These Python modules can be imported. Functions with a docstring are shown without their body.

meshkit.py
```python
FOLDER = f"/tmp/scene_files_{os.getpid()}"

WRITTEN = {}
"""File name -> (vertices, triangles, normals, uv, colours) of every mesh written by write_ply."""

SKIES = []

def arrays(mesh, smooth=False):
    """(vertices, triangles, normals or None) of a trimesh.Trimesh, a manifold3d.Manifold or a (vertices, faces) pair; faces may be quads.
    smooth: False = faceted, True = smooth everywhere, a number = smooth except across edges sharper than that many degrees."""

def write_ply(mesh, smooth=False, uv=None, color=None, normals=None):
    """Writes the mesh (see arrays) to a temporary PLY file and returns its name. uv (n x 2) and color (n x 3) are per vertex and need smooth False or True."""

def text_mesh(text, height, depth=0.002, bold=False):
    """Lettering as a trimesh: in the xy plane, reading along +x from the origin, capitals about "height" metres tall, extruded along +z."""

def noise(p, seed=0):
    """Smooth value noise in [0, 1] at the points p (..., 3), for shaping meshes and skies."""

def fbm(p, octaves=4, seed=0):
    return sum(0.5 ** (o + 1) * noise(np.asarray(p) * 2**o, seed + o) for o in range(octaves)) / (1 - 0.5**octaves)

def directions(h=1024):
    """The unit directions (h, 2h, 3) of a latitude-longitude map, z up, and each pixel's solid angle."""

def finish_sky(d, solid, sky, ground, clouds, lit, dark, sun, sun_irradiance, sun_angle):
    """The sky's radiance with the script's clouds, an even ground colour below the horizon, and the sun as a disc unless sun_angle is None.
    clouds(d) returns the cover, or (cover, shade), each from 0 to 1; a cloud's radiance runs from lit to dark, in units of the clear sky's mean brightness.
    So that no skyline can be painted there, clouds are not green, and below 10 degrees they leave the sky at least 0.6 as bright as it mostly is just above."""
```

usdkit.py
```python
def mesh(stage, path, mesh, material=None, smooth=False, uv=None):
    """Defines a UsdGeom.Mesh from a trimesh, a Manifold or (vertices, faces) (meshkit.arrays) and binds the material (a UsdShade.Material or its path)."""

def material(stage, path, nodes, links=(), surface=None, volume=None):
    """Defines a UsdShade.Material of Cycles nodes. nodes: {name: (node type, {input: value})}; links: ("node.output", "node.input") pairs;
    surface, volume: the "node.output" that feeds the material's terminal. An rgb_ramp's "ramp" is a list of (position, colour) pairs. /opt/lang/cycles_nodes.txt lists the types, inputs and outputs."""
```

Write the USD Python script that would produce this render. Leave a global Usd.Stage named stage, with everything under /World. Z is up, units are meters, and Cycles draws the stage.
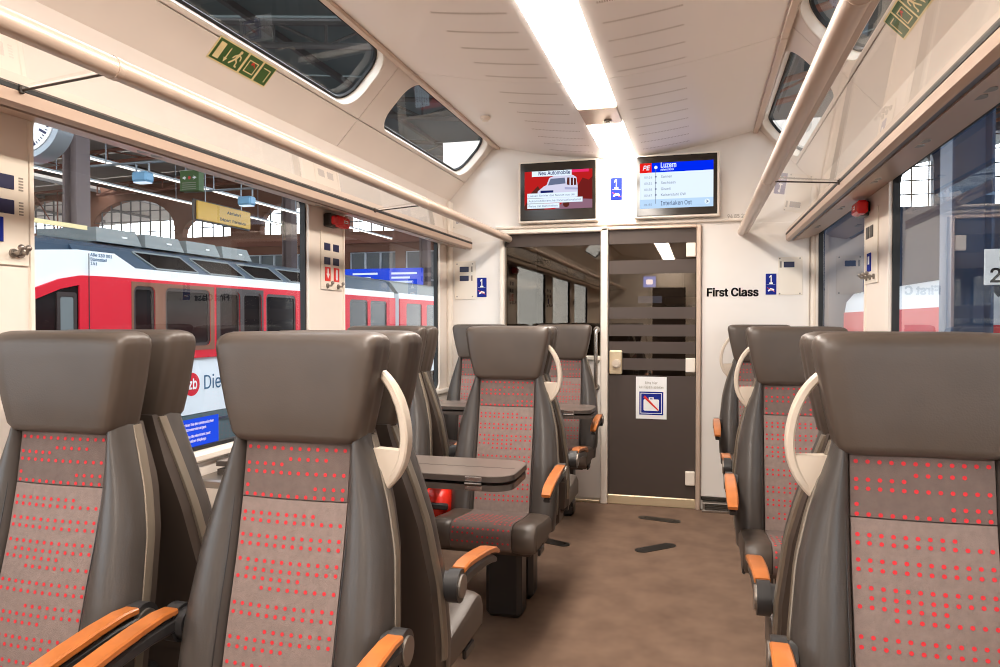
import math, random
import numpy as np, trimesh, shapely
from shapely.geometry import Polygon, Point, box as sbox
from shapely import affinity
import usdkit, meshkit
from pxr import Usd, UsdGeom, UsdLux, UsdShade, Gf, Sdf

random.seed(7)
rng = np.random.default_rng(7)
stage = Usd.Stage.CreateInMemory()
UsdGeom.SetStageUpAxis(stage, UsdGeom.Tokens.z)
UsdGeom.SetStageMetersPerUnit(stage, 1.0)
UsdGeom.Xform.Define(stage, '/World')
PI = math.pi

# ------------------------------------------------------------------ camera, sky, exposure
YAW, PITCH, ZC = math.radians(15.273), math.radians(-0.9878), 1.28
fw = np.array([-math.sin(YAW) * math.cos(PITCH), math.cos(YAW) * math.cos(PITCH), math.sin(PITCH)])
rt = np.array([math.cos(YAW), math.sin(YAW), 0.0])
up = np.cross(rt, fw)
cam = UsdGeom.Camera.Define(stage, '/World/camera')
cam.AddTransformOp().Set(Gf.Matrix4d(*rt, 0, *up, 0, *(-fw), 0, 0, 0, ZC, 1))
cam.CreateHorizontalApertureAttr(36.0)
cam.CreateVerticalApertureAttr(36.0 * 667 / 1000)
cam.CreateFocalLengthAttr(36.0 * 0.725)
cam.CreateClippingRangeAttr(Gf.Vec2f(0.02, 500))
cam.CreateExposureAttr(0.2)
SKY = 1.3           # overcast daylight
STRIP = 32.0         # the carriage's ceiling light
dome = UsdLux.DomeLight.Define(stage, '/World/sky')
dome.CreateIntensityAttr(SKY)
dome.CreateColorAttr(Gf.Vec3f(0.86, 0.94, 1.0))

# ------------------------------------------------------------------ names
used = {}
def numbered(parent, name):
    k = used.get((parent, name), 0)
    used[(parent, name)] = k + 1
    return f'{parent}/{name}' if k == 0 else f'{parent}/{name}_{k:03d}'
def cd(path, **kw):
    p = stage.GetPrimAtPath(path)
    for k, v in kw.items():
        if v:
            p.SetCustomDataByKey(k, v)
def thing(name, label=None, category=None, loc=(0, 0, 0), rz=0, group=None, kind=None):
    p = numbered('/World', name)
    x = UsdGeom.Xform.Define(stage, p)
    x.AddTranslateOp().Set(Gf.Vec3d(*map(float, loc)))
    x.AddRotateZOp().Set(float(rz))
    cd(p, label=label, category=category, group=group, kind=kind)
    return p
def holder(name, parent):
    p = numbered(parent, name)
    UsdGeom.Xform.Define(stage, p)
    return p
def obj(name, mesh, mat, parent='/World', smooth=35, label=None, category=None, group=None, kind=None):
    p = numbered(parent, name)
    usdkit.mesh(stage, p, mesh, M[mat], smooth=smooth)
    cd(p, label=label, category=category, group=group, kind=kind)
    return p
def dup(src, loc, rz, label, group=None):
    p = numbered('/World', src.split('/')[-1].rsplit('_0', 1)[0])
    x = UsdGeom.Xform.Define(stage, p)
    x.GetPrim().GetReferences().AddInternalReference(src)
    x.GetPrim().SetInstanceable(True)
    x.ClearXformOpOrder()
    for op, v in (('t', loc), ('r', rz)):
        pass
    prim = x.GetPrim()
    prim.GetAttribute('xformOp:translate').Set(Gf.Vec3d(*map(float, loc)))
    prim.GetAttribute('xformOp:rotateZ').Set(float(rz))
    x.GetXformOpOrderAttr().Set(['xformOp:translate', 'xformOp:rotateZ'])
    cd(p, label=label, group=group)
    return p

# ------------------------------------------------------------------ materials
M = {}
def lin(c):
    c = np.array(c, float) / 255
    return tuple(np.where(c < 0.04045, c / 12.92, ((c + 0.055) / 1.055) ** 2.4))
def plain(name, rgb, rough=0.5, metal=0.0, noise=0.0, scale=20, bump=0.0, bscale=200, spec=None, coat=0):
    nodes = {'p': ('principled_bsdf', {'base_color': lin(rgb), 'roughness': rough, 'metallic': metal})}
    links = []
    if spec is not None:
        nodes['p'][1]['specular_ior_level'] = spec
    if coat:
        nodes['p'][1]['coat_weight'] = coat
        nodes['p'][1]['coat_roughness'] = 0.15
    if noise or bump:
        nodes['tc'] = ('texture_coordinate', {})
    if noise:
        c = np.array(lin(rgb))
        nodes['n'] = ('noise_texture', {'scale': scale, 'detail': 4.0})
        nodes['r'] = ('rgb_ramp', {'ramp': [(0.3, tuple(c * (1 - noise))), (0.7, tuple(np.minimum(c * (1 + noise), 1)))]})
        links += [('tc.object', 'n.vector'), ('n.fac', 'r.fac'), ('r.color', 'p.base_color')]
    if bump:
        nodes['bn'] = ('noise_texture', {'scale': bscale, 'detail': 3.0})
        nodes['b'] = ('bump', {'strength': bump, 'distance': 0.002})
        links += [('tc.object', 'bn.vector'), ('bn.fac', 'b.height'), ('b.normal', 'p.normal')]
    M[name] = usdkit.material(stage, f'/World/Looks/{name}', nodes, links, surface='p.BSDF')
def glow(name, rgb, strength):
    M[name] = usdkit.material(stage, f'/World/Looks/{name}', {'e': ('emission', {'color': lin(rgb), 'strength': strength})}, surface='e.emission')
def pane(name, ior, tint=(255, 255, 255), rough=0.0, gloss=(1, 1, 1)):
    M[name] = usdkit.material(stage, f'/World/Looks/{name}', {
        't': ('transparent_bsdf', {'color': lin(tint)}), 'g': ('glossy_bsdf', {'color': gloss, 'roughness': rough}),
        'f': ('fresnel', {'IOR': ior}), 'geo': ('geometry', {}), 's': ('math', {'math_type': 'subtract', 'value1': 1.0}),
        'm': ('math', {'math_type': 'multiply'}), 'x': ('mix_closure', {})},
        [('geo.backfacing', 's.value2'), ('f.fac', 'm.value1'), ('s.value', 'm.value2'), ('m.value', 'x.fac'),
         ('t.BSDF', 'x.closure1'), ('g.BSDF', 'x.closure2')], surface='x.closure')

plain('cream', (233, 222, 212), 0.42, noise=0.02, scale=3)
plain('white_panel', (238, 232, 226), 0.4, noise=0.015, scale=3)
plain('ceiling_white', (244, 238, 234), 0.4)
plain('perforation', (188, 175, 166), 0.6)
plain('frame_white', (242, 232, 220), 0.35)
plain('rail_beige', (204, 182, 165), 0.32, metal=0.25)
plain('beam_beige', (194, 168, 150), 0.38, metal=0.15)
plain('groove_blue', (96, 104, 122), 0.4)
plain('black', (14, 13, 13), 0.5)
plain('gasket', (20, 20, 22), 0.55)
plain('leather', (79, 68, 60), 0.40, noise=0.08, scale=9, bump=0.14, bscale=300)
plain('leather_side', (70, 64, 60), 0.33, noise=0.06, scale=9, bump=0.14, bscale=300)
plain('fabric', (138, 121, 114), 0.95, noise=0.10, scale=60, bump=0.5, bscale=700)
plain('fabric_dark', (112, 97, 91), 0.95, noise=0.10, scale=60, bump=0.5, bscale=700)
plain('dot_red', (214, 46, 54), 0.9)
plain('shell', (66, 55, 48), 0.42)
plain('trim_gold', (126, 114, 100), 0.33, metal=0.35)
plain('handle_beige', (208, 193, 176), 0.35)
plain('arm_black', (46, 44, 44), 0.35)
plain('wood', (190, 110, 52), 0.3, noise=0.16, scale=14, coat=0.4)
plain('table_top', (116, 104, 97), 0.28, noise=0.03, scale=8)
plain('table_edge', (76, 67, 61), 0.4)
plain('chrome', (200, 196, 190), 0.22, metal=1.0)
plain('steel', (150, 142, 134), 0.35, metal=0.8)
plain('threshold', (214, 196, 164), 0.35, metal=0.4)
plain('plate_dark', (58, 54, 50), 0.35, metal=0.5)
plain('sign_blue', (30, 46, 140), 0.75, spec=0.1)
plain('square_navy', (16, 18, 70), 0.4)
plain('print_white', (245, 245, 245), 0.5)
plain('print_black', (20, 18, 18), 0.5)
plain('print_grey', (150, 140, 130), 0.5)
plain('print_red', (222, 50, 40), 0.45)
plain('hazard_red', (214, 24, 26), 0.25)
plain('sign_green', (62, 96, 40), 0.45)
plain('sign_cream', (232, 214, 160), 0.5)
plain('panel_cream', (236, 226, 212), 0.35)
plain('film', (72, 60, 54), 0.6)
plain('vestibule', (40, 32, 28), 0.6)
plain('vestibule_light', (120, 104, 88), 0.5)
plain('bag_red', (226, 44, 28), 0.3)
plain('screen_black', (34, 28, 22), 0.15)
# carpet
M['carpet'] = usdkit.material(stage, '/World/Looks/carpet', {
    'tc': ('texture_coordinate', {}), 'n1': ('noise_texture', {'scale': 5.5, 'detail': 6.0, 'roughness': 0.62}), 'n2': ('noise_texture', {'scale': 420.0, 'detail': 2.0}),
    'r': ('rgb_ramp', {'ramp': [(0.25, lin((114, 89, 72))), (0.55, lin((134, 107, 88))), (0.8, lin((145, 118, 99)))]}),
    'r2': ('rgb_ramp', {'ramp': [(0.3, (0.7, 0.7, 0.7)), (0.7, (1, 1, 1))]}),
    'mx': ('mix', {'mix_type': 'multiply', 'fac': 1.0}), 'b': ('bump', {'strength': 0.6, 'distance': 0.004}), 'p': ('principled_bsdf', {'roughness': 0.95})},
    [('tc.object', 'n1.vector'), ('tc.object', 'n2.vector'), ('n1.fac', 'r.fac'), ('n2.fac', 'r2.fac'), ('r.color', 'mx.color1'), ('r2.color', 'mx.color2'),
     ('mx.color', 'p.base_color'), ('n2.fac', 'b.height'), ('b.normal', 'p.normal')], surface='p.BSDF')
pane('glass', 1.5)
pane('rack_glass', 1.5, (250, 248, 244))
pane('dark_glass', 1.9, (150, 136, 122), 0.0, (1.0, .88, .74))
glow('lamp', (255, 245, 234), STRIP)
glow('lamp_led', (255, 200, 150), 3)
# screens and signs that give off light
for nm, c, s in [('px_white', (225, 240, 255), 0.95), ('px_pale', (190, 220, 250), 0.9), ('px_blue', (0, 40, 235), 0.95), ('px_red', (232, 30, 24), 0.9), ('px_darkred', (120, 34, 32), 0.8), ('px_adred', (196, 34, 34), 0.8),
                 ('px_brown', (96, 44, 36), 0.8), ('px_pink', (236, 50, 110), 0.9), ('px_navy', (30, 40, 110), 0.7), ('px_slate', (110, 120, 150), 0.8), ('px_car', (214, 212, 236), 0.9),
                 ('px_pale_car', (178, 178, 214), 0.85), ('px_road', (150, 110, 130), 0.8), ('px_board', (40, 80, 230), 0.9), ('sign_lit', (90, 120, 230), 2.2), ('sign_lit_white', (240, 240, 255), 3.0)]:
    glow(nm, c, s)
# outdoors
plain('train_red', (214, 24, 48), 0.5, spec=0.25)
plain('train_white', (232, 238, 244), 0.5, spec=0.3)
plain('train_navy', (48, 66, 84), 0.35)
plain('train_roof_grey', (110, 118, 120), 0.5)
plain('train_window', (26, 22, 22), 0.12, spec=0.15)
plain('train_frame', (50, 38, 36), 0.4)
plain('train_skirt', (74, 96, 102), 0.5)
plain('print_teal', (36, 92, 130), 0.5)
plain('roof_panel', (176, 168, 160), 0.8, noise=0.08, scale=0.6)
plain('roof_dark', (104, 112, 112), 0.8)
plain('girder', (136, 84, 66), 0.7)
plain('girder_grey', (92, 88, 86), 0.7)
plain('column_grey', (112, 98, 98), 0.6)
plain('column_blue', (48, 72, 104), 0.5)
plain('hall_brown', (126, 82, 62), 0.8)
plain('orange_wall', (222, 150, 80), 0.7)
plain('lamp_blue', (130, 186, 226), 0.4)
plain('platform', (128, 124, 120), 0.9, noise=0.12, scale=3)
plain('ballast', (92, 84, 78), 0.95, noise=0.3, scale=20)
plain('board_yellow', (226, 176, 60), 0.5)
plain('clock_rim', (150, 158, 166), 0.3, metal=0.3)
plain('roof_white', (214, 222, 228), 0.6)
glow('tube', (255, 250, 240), 2.0)
pane('arch_glass', 1.45, (235, 245, 250))

# ------------------------------------------------------------------ shapes
cat = trimesh.util.concatenate
def bx(x0, x1, y0, y1, z0, z1, c=0.0):
    x0, x1, y0, y1, z0, z1 = min(x0, x1), max(x0, x1), min(y0, y1), max(y0, y1), min(z0, z1), max(z0, z1)
    if not c:
        m = trimesh.creation.box([x1 - x0, y1 - y0, z1 - z0])
        m.apply_translation([(x0 + x1) / 2, (y0 + y1) / 2, (z0 + z1) / 2])
        return m
    pts = []
    for X0, X1, Y0, Y1, Z0, Z1 in ((x0, x1, y0 + c, y1 - c, z0 + c, z1 - c), (x0 + c, x1 - c, y0, y1, z0 + c, z1 - c), (x0 + c, x1 - c, y0 + c, y1 - c, z0, z1)):
        pts += [(a, b, d) for a in (X0, X1) for b in (Y0, Y1) for d in (Z0, Z1)]
    return trimesh.convex.convex_hull(np.array(pts))
def rrect(x0, y0, x1, y1, r, n=6):
    x0, x1, y0, y1 = min(x0, x1), max(x0, x1), min(y0, y1), max(y0, y1)
    if r <= 0:
        return sbox(x0, y0, x1, y1)
    return sbox(x0 + r, y0 + r, x1 - r, y1 - r).buffer(r, quad_segs=n)
def ext(poly, depth, origin, u, v, n):
    """extrudes a 2D polygon (u right, v up) along n from the plane at origin"""
    ms = []
    for g in getattr(poly, 'geoms', [poly]):
        if g.is_empty or g.geom_type != 'Polygon':
            continue
        ms.append(trimesh.creation.extrude_polygon(g, depth, engine='earcut'))
    m = cat(ms)
    T = np.eye(4)
    T[:3, 0], T[:3, 1], T[:3, 2], T[:3, 3] = u, v, n, origin
    m.apply_transform(T)
    if np.linalg.det(T[:3, :3]) < 0:
        m.invert()
    return m
X, Y, Z = np.eye(3)
def on_left(poly, depth, x):      # plane facing +x, polygon (y, z)
    return ext(poly, depth, (x, 0, 0), Y, Z, X)
def on_right(poly, depth, x):     # plane facing -x, polygon (y, z)
    return ext(poly, depth, (x, 0, 0), Y, Z, -X)
def on_end(poly, depth, y):       # plane facing -y, polygon (x, z)
    return ext(poly, depth, (0, y, 0), X, Z, -Y)
def on_floor(poly, depth, z):
    return ext(poly, depth, (0, 0, z), X, Y, Z)
def tube(pts, r, sides=12, cap=True):
    p = np.asarray(pts, float)
    t = np.gradient(p, axis=0)
    t /= np.linalg.norm(t, axis=1, keepdims=True)
    ref = np.array([0, 0, 1.0]) if abs(t[:, 2]).max() < 0.95 else np.array([1.0, 0, 0])
    if abs(t @ ref).max() > 0.98:
        ref = np.array([0, 1.0, 0])
    a = np.cross(t, ref)
    a /= np.linalg.norm(a, axis=1, keepdims=True)
    b = np.cross(t, a)
    ang = np.arange(sides) * 2 * PI / sides
    r = np.broadcast_to(r, (len(p),))
    v = p[:, None] + r[:, None, None] * (np.cos(ang)[None, :, None] * a[:, None] + np.sin(ang)[None, :, None] * b[:, None])
    f = []
    for i in range(len(p) - 1):
        for j in range(sides):
            k = (j + 1) % sides
            f += [(i * sides + j, i * sides + k, (i + 1) * sides + k), (i * sides + j, (i + 1) * sides + k, (i + 1) * sides + j)]
    v = v.reshape(-1, 3)
    if cap:
        n = len(v)
        v = np.vstack([v, p[0], p[-1]])
        for j in range(sides):
            k = (j + 1) % sides
            f += [(n, k, j), (n + 1, (len(p) - 1) * sides + j, (len(p) - 1) * sides + k)]
    m = trimesh.Trimesh(v, f, process=False)
    if m.volume < 0:
        m.invert()
    return m
def shell(F, B):
    """closed skin between two grids of points (n, m, 3)"""
    n, m, _ = F.shape
    v = np.vstack([F.reshape(-1, 3), B.reshape(-1, 3)])
    o = n * m
    f = []
    for i in range(n - 1):
        for j in range(m - 1):
            a, b, c, d = i * m + j, i * m + j + 1, (i + 1) * m + j + 1, (i + 1) * m + j
            f += [(a, b, c), (a, c, d), (o + a, o + c, o + b), (o + a, o + d, o + c)]
    rim = [(0, j) for j in range(m)] + [(i, m - 1) for i in range(1, n)] + [(n - 1, j) for j in range(m - 2, -1, -1)] + [(i, 0) for i in range(n - 2, 0, -1)]
    for (i, j), (p, q) in zip(rim, rim[1:] + rim[:1]):
        a, b = i * m + j, p * m + q
        f += [(a, o + a, o + b), (a, o + b, b)]
    t = trimesh.Trimesh(v, f, process=False)
    if t.volume < 0:
        t.invert()
    return t
def loft(rings):
    """rings (n, k, 3) closed around, capped"""
    R = np.asarray(rings, float)
    n, k, _ = R.shape
    v = np.vstack([R.reshape(-1, 3), R[0].mean(0), R[-1].mean(0)])
    f = []
    for i in range(n - 1):
        for j in range(k):
            q = (j + 1) % k
            f += [(i * k + j, i * k + q, (i + 1) * k + q), (i * k + j, (i + 1) * k + q, (i + 1) * k + j)]
    for j in range(k):
        q = (j + 1) % k
        f += [(n * k, q, j), (n * k + 1, (n - 1) * k + j, (n - 1) * k + q)]
    t = trimesh.Trimesh(v, f, process=False)
    if t.volume < 0:
        t.invert()
    return t
def sweep_rect(path, w, h, axis=(1, 0, 0)):
    """a rectangular bar (w along axis, h across) swept along path, corners eased"""
    p = np.asarray(path, float)
    t = np.gradient(p, axis=0)
    t /= np.linalg.norm(t, axis=1, keepdims=True)
    a = np.broadcast_to(np.asarray(axis, float), p.shape)
    n = np.cross(t, a)
    n /= np.linalg.norm(n, axis=1, keepdims=True)
    w, h = np.broadcast_to(w, (len(p),))[:, None], np.broadcast_to(h, (len(p),))[:, None]
    e = np.minimum(w, h) * 0.22
    prof = [(1, 1, -1, 0), (1, 1, 0, -1), (1, -1, 0, 1), (1, -1, -1, 0), (-1, -1, 1, 0), (-1, -1, 0, 1), (-1, 1, 0, -1), (-1, 1, 1, 0)]
    rings = np.stack([p + a * (sx * w / 2 + cx * e) + n * (sy * h / 2 + cy * e) for sx, sy, cx, cy in prof], 1)
    return loft(rings)
def cyl(r, h, c, axis='z', n=24):
    m = trimesh.creation.cylinder(radius=r, height=h, sections=n)
    if axis == 'x':
        m.apply_transform(trimesh.transformations.rotation_matrix(PI / 2, [0, 1, 0]))
    if axis == 'y':
        m.apply_transform(trimesh.transformations.rotation_matrix(PI / 2, [1, 0, 0]))
    m.apply_translation(c)
    return m
def text(s, h, origin, u, v, depth=0.0012, bold=False, width=None, align='l'):
    m = meshkit.text_mesh(s, h, depth, bold)
    if width:
        m.apply_scale([width / (m.bounds[1, 0] - m.bounds[0, 0]), 1, 1])
    if align == 'c':
        m.apply_translation([-(m.bounds[0, 0] + m.bounds[1, 0]) / 2, 0, 0])
    T = np.eye(4)
    u, v = np.asarray(u, float), np.asarray(v, float)
    T[:3, 0], T[:3, 1], T[:3, 2], T[:3, 3] = u, v, np.cross(u, v), origin
    m.apply_transform(T)
    return m
def xform(m, loc=(0, 0, 0), rz=0):
    m = m.copy()
    m.apply_transform(trimesh.transformations.rotation_matrix(math.radians(rz), [0, 0, 1]))
    m.apply_translation(loc)
    return m

# ================================================================== THE CARRIAGE SHELL
CX0 = -0.523                    # middle of the carriage
Y0, Y1 = -3.6, 5.1
XL, XR = -1.78, 0.735
ZW = 2.156                      # where the walls turn in
def mirror(m):                  # left-hand shape to the right-hand side
    m = m.copy()
    m.vertices[:, 0] = 2 * CX0 - m.vertices[:, 0]
    m.invert()
    return m
obj('floor', bx(XL - .06, XR + .06, Y0, Y1 + .06, -0.08, 0.0), 'carpet', kind='structure', smooth=False)

WINS_L = [(-1.82, -0.46), (-0.13, 1.20), (1.60, 3.065), (3.43, 4.86)]
WINS_R = [(-1.70, -0.33), (0.0, 1.34), (1.76, 3.185), (3.62, 5.0)]
WZ0, WZ1 = 0.80, 1.86
def side_wall(name, x, left):
    w = thing(name, kind='structure')
    f = on_left if left else on_right
    WINS = WINS_L if left else WINS_R
    poly = sbox(Y0, 0, Y1 + .06, 2.17)
    for a, b in WINS:
        poly = poly.difference(rrect(a, WZ0, b, WZ1, 0.05))
    d = -0.07
    xo = x - 0.03 if left else x + 0.03
    obj('wall_panel', f(poly, 0.03, xo), 'cream', w)
    # pillar linings and low skirting
    s = 1 if left else -1
    obj('sill_ledge', bx(x, x + s * .035, Y0, Y1, WZ0 - .035, WZ0 - .005, .006), 'frame_white', w)
    obj('heater_cover', bx(x, x + s * .05, Y0, Y1, 0.06, 0.2, .008), 'steel', w)
    edges = [Y0] + [(a[1] + b[0]) / 2 for a, b in zip(WINS, WINS[1:])] + [Y1]
    for i, (a, b) in enumerate(zip(edges, edges[1:])):
        obj('lower_panel', bx(x, x + s * .012, a + .004, b - .004, 0.21, WZ0 - .04, .004), 'cream', w)
    return w
side_wall('wall_left', XL, True)
side_wall('wall_right', XR, False)
nwin = 0
for left, x in ((True, XL), (False, XR)):
    f = on_left if left else on_right
    s = 1 if left else -1
    for a, b in (WINS_L if left else WINS_R):
        nwin += 1
        w = thing(f'window_{nwin}', kind='structure')
        ring = rrect(a - .0, WZ0, b, WZ1, .05).difference(rrect(a + .008, WZ0 + .014, b - .012, WZ1 - .010, .035))
        obj('window_seal', f(ring, 0.026, x - s * .031), 'gasket', w)
        trim = rrect(a - .012, WZ0 - .012, b + .012, WZ1 + .012, .06).difference(rrect(a, WZ0, b, WZ1, .05))
        obj('window_frame', f(trim, 0.008, x), 'frame_white', w)
        obj('window_pane', trimesh.Trimesh([(x - s * .022, p, q) for p, q in ((a + .01, WZ0 + .01), (b - .01, WZ0 + .01), (b - .01, WZ1 - .005), (a + .01, WZ1 - .005))],
            [(0, 1, 2), (0, 2, 3)] if left else [(0, 2, 1), (0, 3, 2)], process=False), 'glass', w, smooth=False)

# sloping roof-edge panels with their skylights
SA, SB = np.array([CX0 - 0.900, 2.556]), np.array([XL - .012, ZW])
SL = float(np.linalg.norm(SB - SA))
sv = (SB - SA) / SL
SU, SN = np.array([sv[0], 0, sv[1]]), np.array([-abs(sv[1]), 0, abs(sv[0])])   # down the slope; outward
SN = SN / np.linalg.norm(SN)
def on_slope(poly, depth, off):  # polygon (y, s), s down the slope; extruded outward from off
    m = ext(poly, depth, np.array([SA[0], 0, SA[1]]) + SN * off, Y, SU, SN)
    if m.volume < 0:
        m.invert()
    return m
SKY_HOLES = [(-2.15, -0.55), (-0.15, 1.22), (1.52, 3.26), (3.56, 5.01)]
SK0, SK1 = 0.012, 0.335
def skyhole(a, b, g=0.0):
    # rounded ends with a long curve like the roof windows
    p = rrect(a + g, SK0 + g, b - g, SK1 - g, 0.12 - g, 10)
    return p.union(rrect(a + g + .0, SK0 + g, b - g - .16, SK1 - g, 0.03)) if False else p
for left in (True, False):
    w = '/World/wall_left' if left else '/World/wall_right'
    fx = (lambda m: m) if left else mirror
    seams = [Y0, -0.35, 1.36, 3.36, Y1 + .02]
    for a, b in zip(seams, seams[1:]):
        for lo, hi in ((0.0, SK1 + .012), (SK1 + .018, SL)):
            poly = sbox(a + .002, lo, b - .002, hi)
            for p, q in SKY_HOLES:
                poly = poly.difference(skyhole(p, q))
            obj('sloped_panel', fx(on_slope(poly, 0.012, 0)), 'cream', w)
    obj('sloped_backing', fx(on_slope(sbox(Y0, 0, Y1 + .05, SL).difference(shapely.union_all([skyhole(p, q, -.002) for p, q in SKY_HOLES])), 0.02, 0.014)), 'cream', w)
    for p, q in SKY_HOLES:
        nwin += 1
        k = thing(f'window_{nwin}', kind='structure')
        rim = skyhole(p, q, -.004).difference(skyhole(p, q, 0.006))
        obj('window_reveal', fx(on_slope(rim, 0.062, 0.002)), 'frame_white', k)
        seal = skyhole(p, q, 0.004).difference(skyhole(p, q, 0.018))
        obj('window_seal', fx(on_slope(seal, 0.014, 0.046)), 'gasket', k)
        pl = skyhole(p, q, 0.01)
        g = on_slope(pl, 0.001, 0.060)
        keep = (g.face_normals @ SN) < -0.5      # only the inner face of the sheet: one surface
        g = trimesh.Trimesh(g.vertices, g.faces[keep], process=True)
        obj('window_pane', fx(g), 'glass', k, smooth=False)

# ceiling: two bowed halves beside the light strip
ceil = thing('ceiling', kind='structure')
def ceil_z(o):
    return 2.412 + 0.135 * (np.abs(o) / 0.9) ** 1.7
cseams = [Y0, -1.5, 0.3, 1.9, 3.43, Y1]
for s in (-1, 1):
    o = np.linspace(0.105, 0.885, 14)
    for a, b in zip(cseams, cseams[1:]):
        F = np.array([[(CX0 + s * q, y, ceil_z(q)) for q in o] for y in (a + .002, b - .002)])
        obj('ceiling_panel', shell(F, F + [0, 0, .03]), 'ceiling_white', ceil)
    obj('edge_channel', bx(CX0 + s * .885, CX0 + s * .905, Y0, Y1, 2.545, 2.57), 'shell', ceil, smooth=False)
    e0, e1 = sorted((CX0 + s * .868, CX0 + s * .902))
    for a, b in ((Y0, 1.4), (1.404, 3.43), (3.434, Y1)):
        obj('edge_trim', bx(e0, e1, a, b, 2.522, 2.547, .004), 'rail_beige', ceil)
# rows of perforations in the ceiling panels
holes = []
for s in (-1, 1):
    for r in range(-6, 15):
        y = 2.80 + r * 0.185 + (0.07 if 2.80 + r * .185 > 3.45 else 0)
        if y > 4.95:
            continue
        for k in range(34):
            q = 0.17 + k * 0.0088
            x = CX0 + s * q
            holes.append(bx(x - .0022, x + .0022, y - .008, y + .008, ceil_z(q) - .0006, ceil_z(q) + .004))
obj('perforations', cat(holes), 'perforation', ceil, smooth=False, kind='stuff')
obj('roof_cover', bx(CX0 - .93, CX0 + .93, Y0, Y1 + .06, 2.585, 2.61), 'ceiling_white', ceil, smooth=False)
obj('light_trough', bx(CX0 - .106, CX0 + .106, Y0, Y1, 2.446, 2.47), 'ceiling_white', ceil, smooth=False)

cl = thing('ceiling_light', 'long glowing ceiling light strip running along the middle of the carriage', 'ceiling light')
obj('diffuser', bx(CX0 - .101, CX0 + .101, Y0 + .05, 3.86, 2.41, 2.44, .004), 'lamp', cl)
obj('diffuser', bx(CX0 - .101, CX0 + .101, 4.18, 5.06, 2.41, 2.44, .004), 'lamp', cl)
obj('cover_plate', bx(CX0 - .103, CX0 + .103, 3.864, 4.176, 2.405, 2.44, .003), 'rail_beige', cl, label='beige blank plate between the two light diffusers')
obj('sensor', cat([cyl(.022, .012, (CX0 + .03, 4.10, 2.401)), cyl(.012, .018, (CX0 + .03, 4.10, 2.398))]), 'steel', cl)

# end wall
PX0, PX1, PZ0, PZ1 = -1.356, -0.656, 1.03, 1.905
DX0, DX1, DZ1 = -0.607, -0.012, 1.915
wf = thing('wall_front', kind='structure')
poly = sbox(XL - .05, 0, XR + .05, 2.60).difference(sbox(PX0, PZ0, PX1, PZ1)).difference(sbox(DX0, -.01, DX1, DZ1))
obj('wall_panel', ext(poly, 0.06, (0, 5.1, 0), X, Z, Y), 'white_panel', wf)
obj('header_ledge', bx(-1.42, 0.30, 5.072, 5.1, 1.945, 1.965, .005), 'frame_white', wf)
obj('wall_end_panel', bx(0.022, 0.70, 5.088, 5.1, 0.09, 1.93, .004), 'white_panel', wf)
obj('lower_end_panel', bx(-1.36, -0.655, 5.088, 5.1, 0.03, 1.0, .004), 'white_panel', wf)
obj('corner_post', bx(XL, XL + .03, 5.03, 5.1, 0, ZW, .008), 'frame_white', wf)
obj('corner_post', bx(XR - .03, XR, 5.03, 5.1, 0, ZW, .008), 'frame_white', wf)
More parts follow.
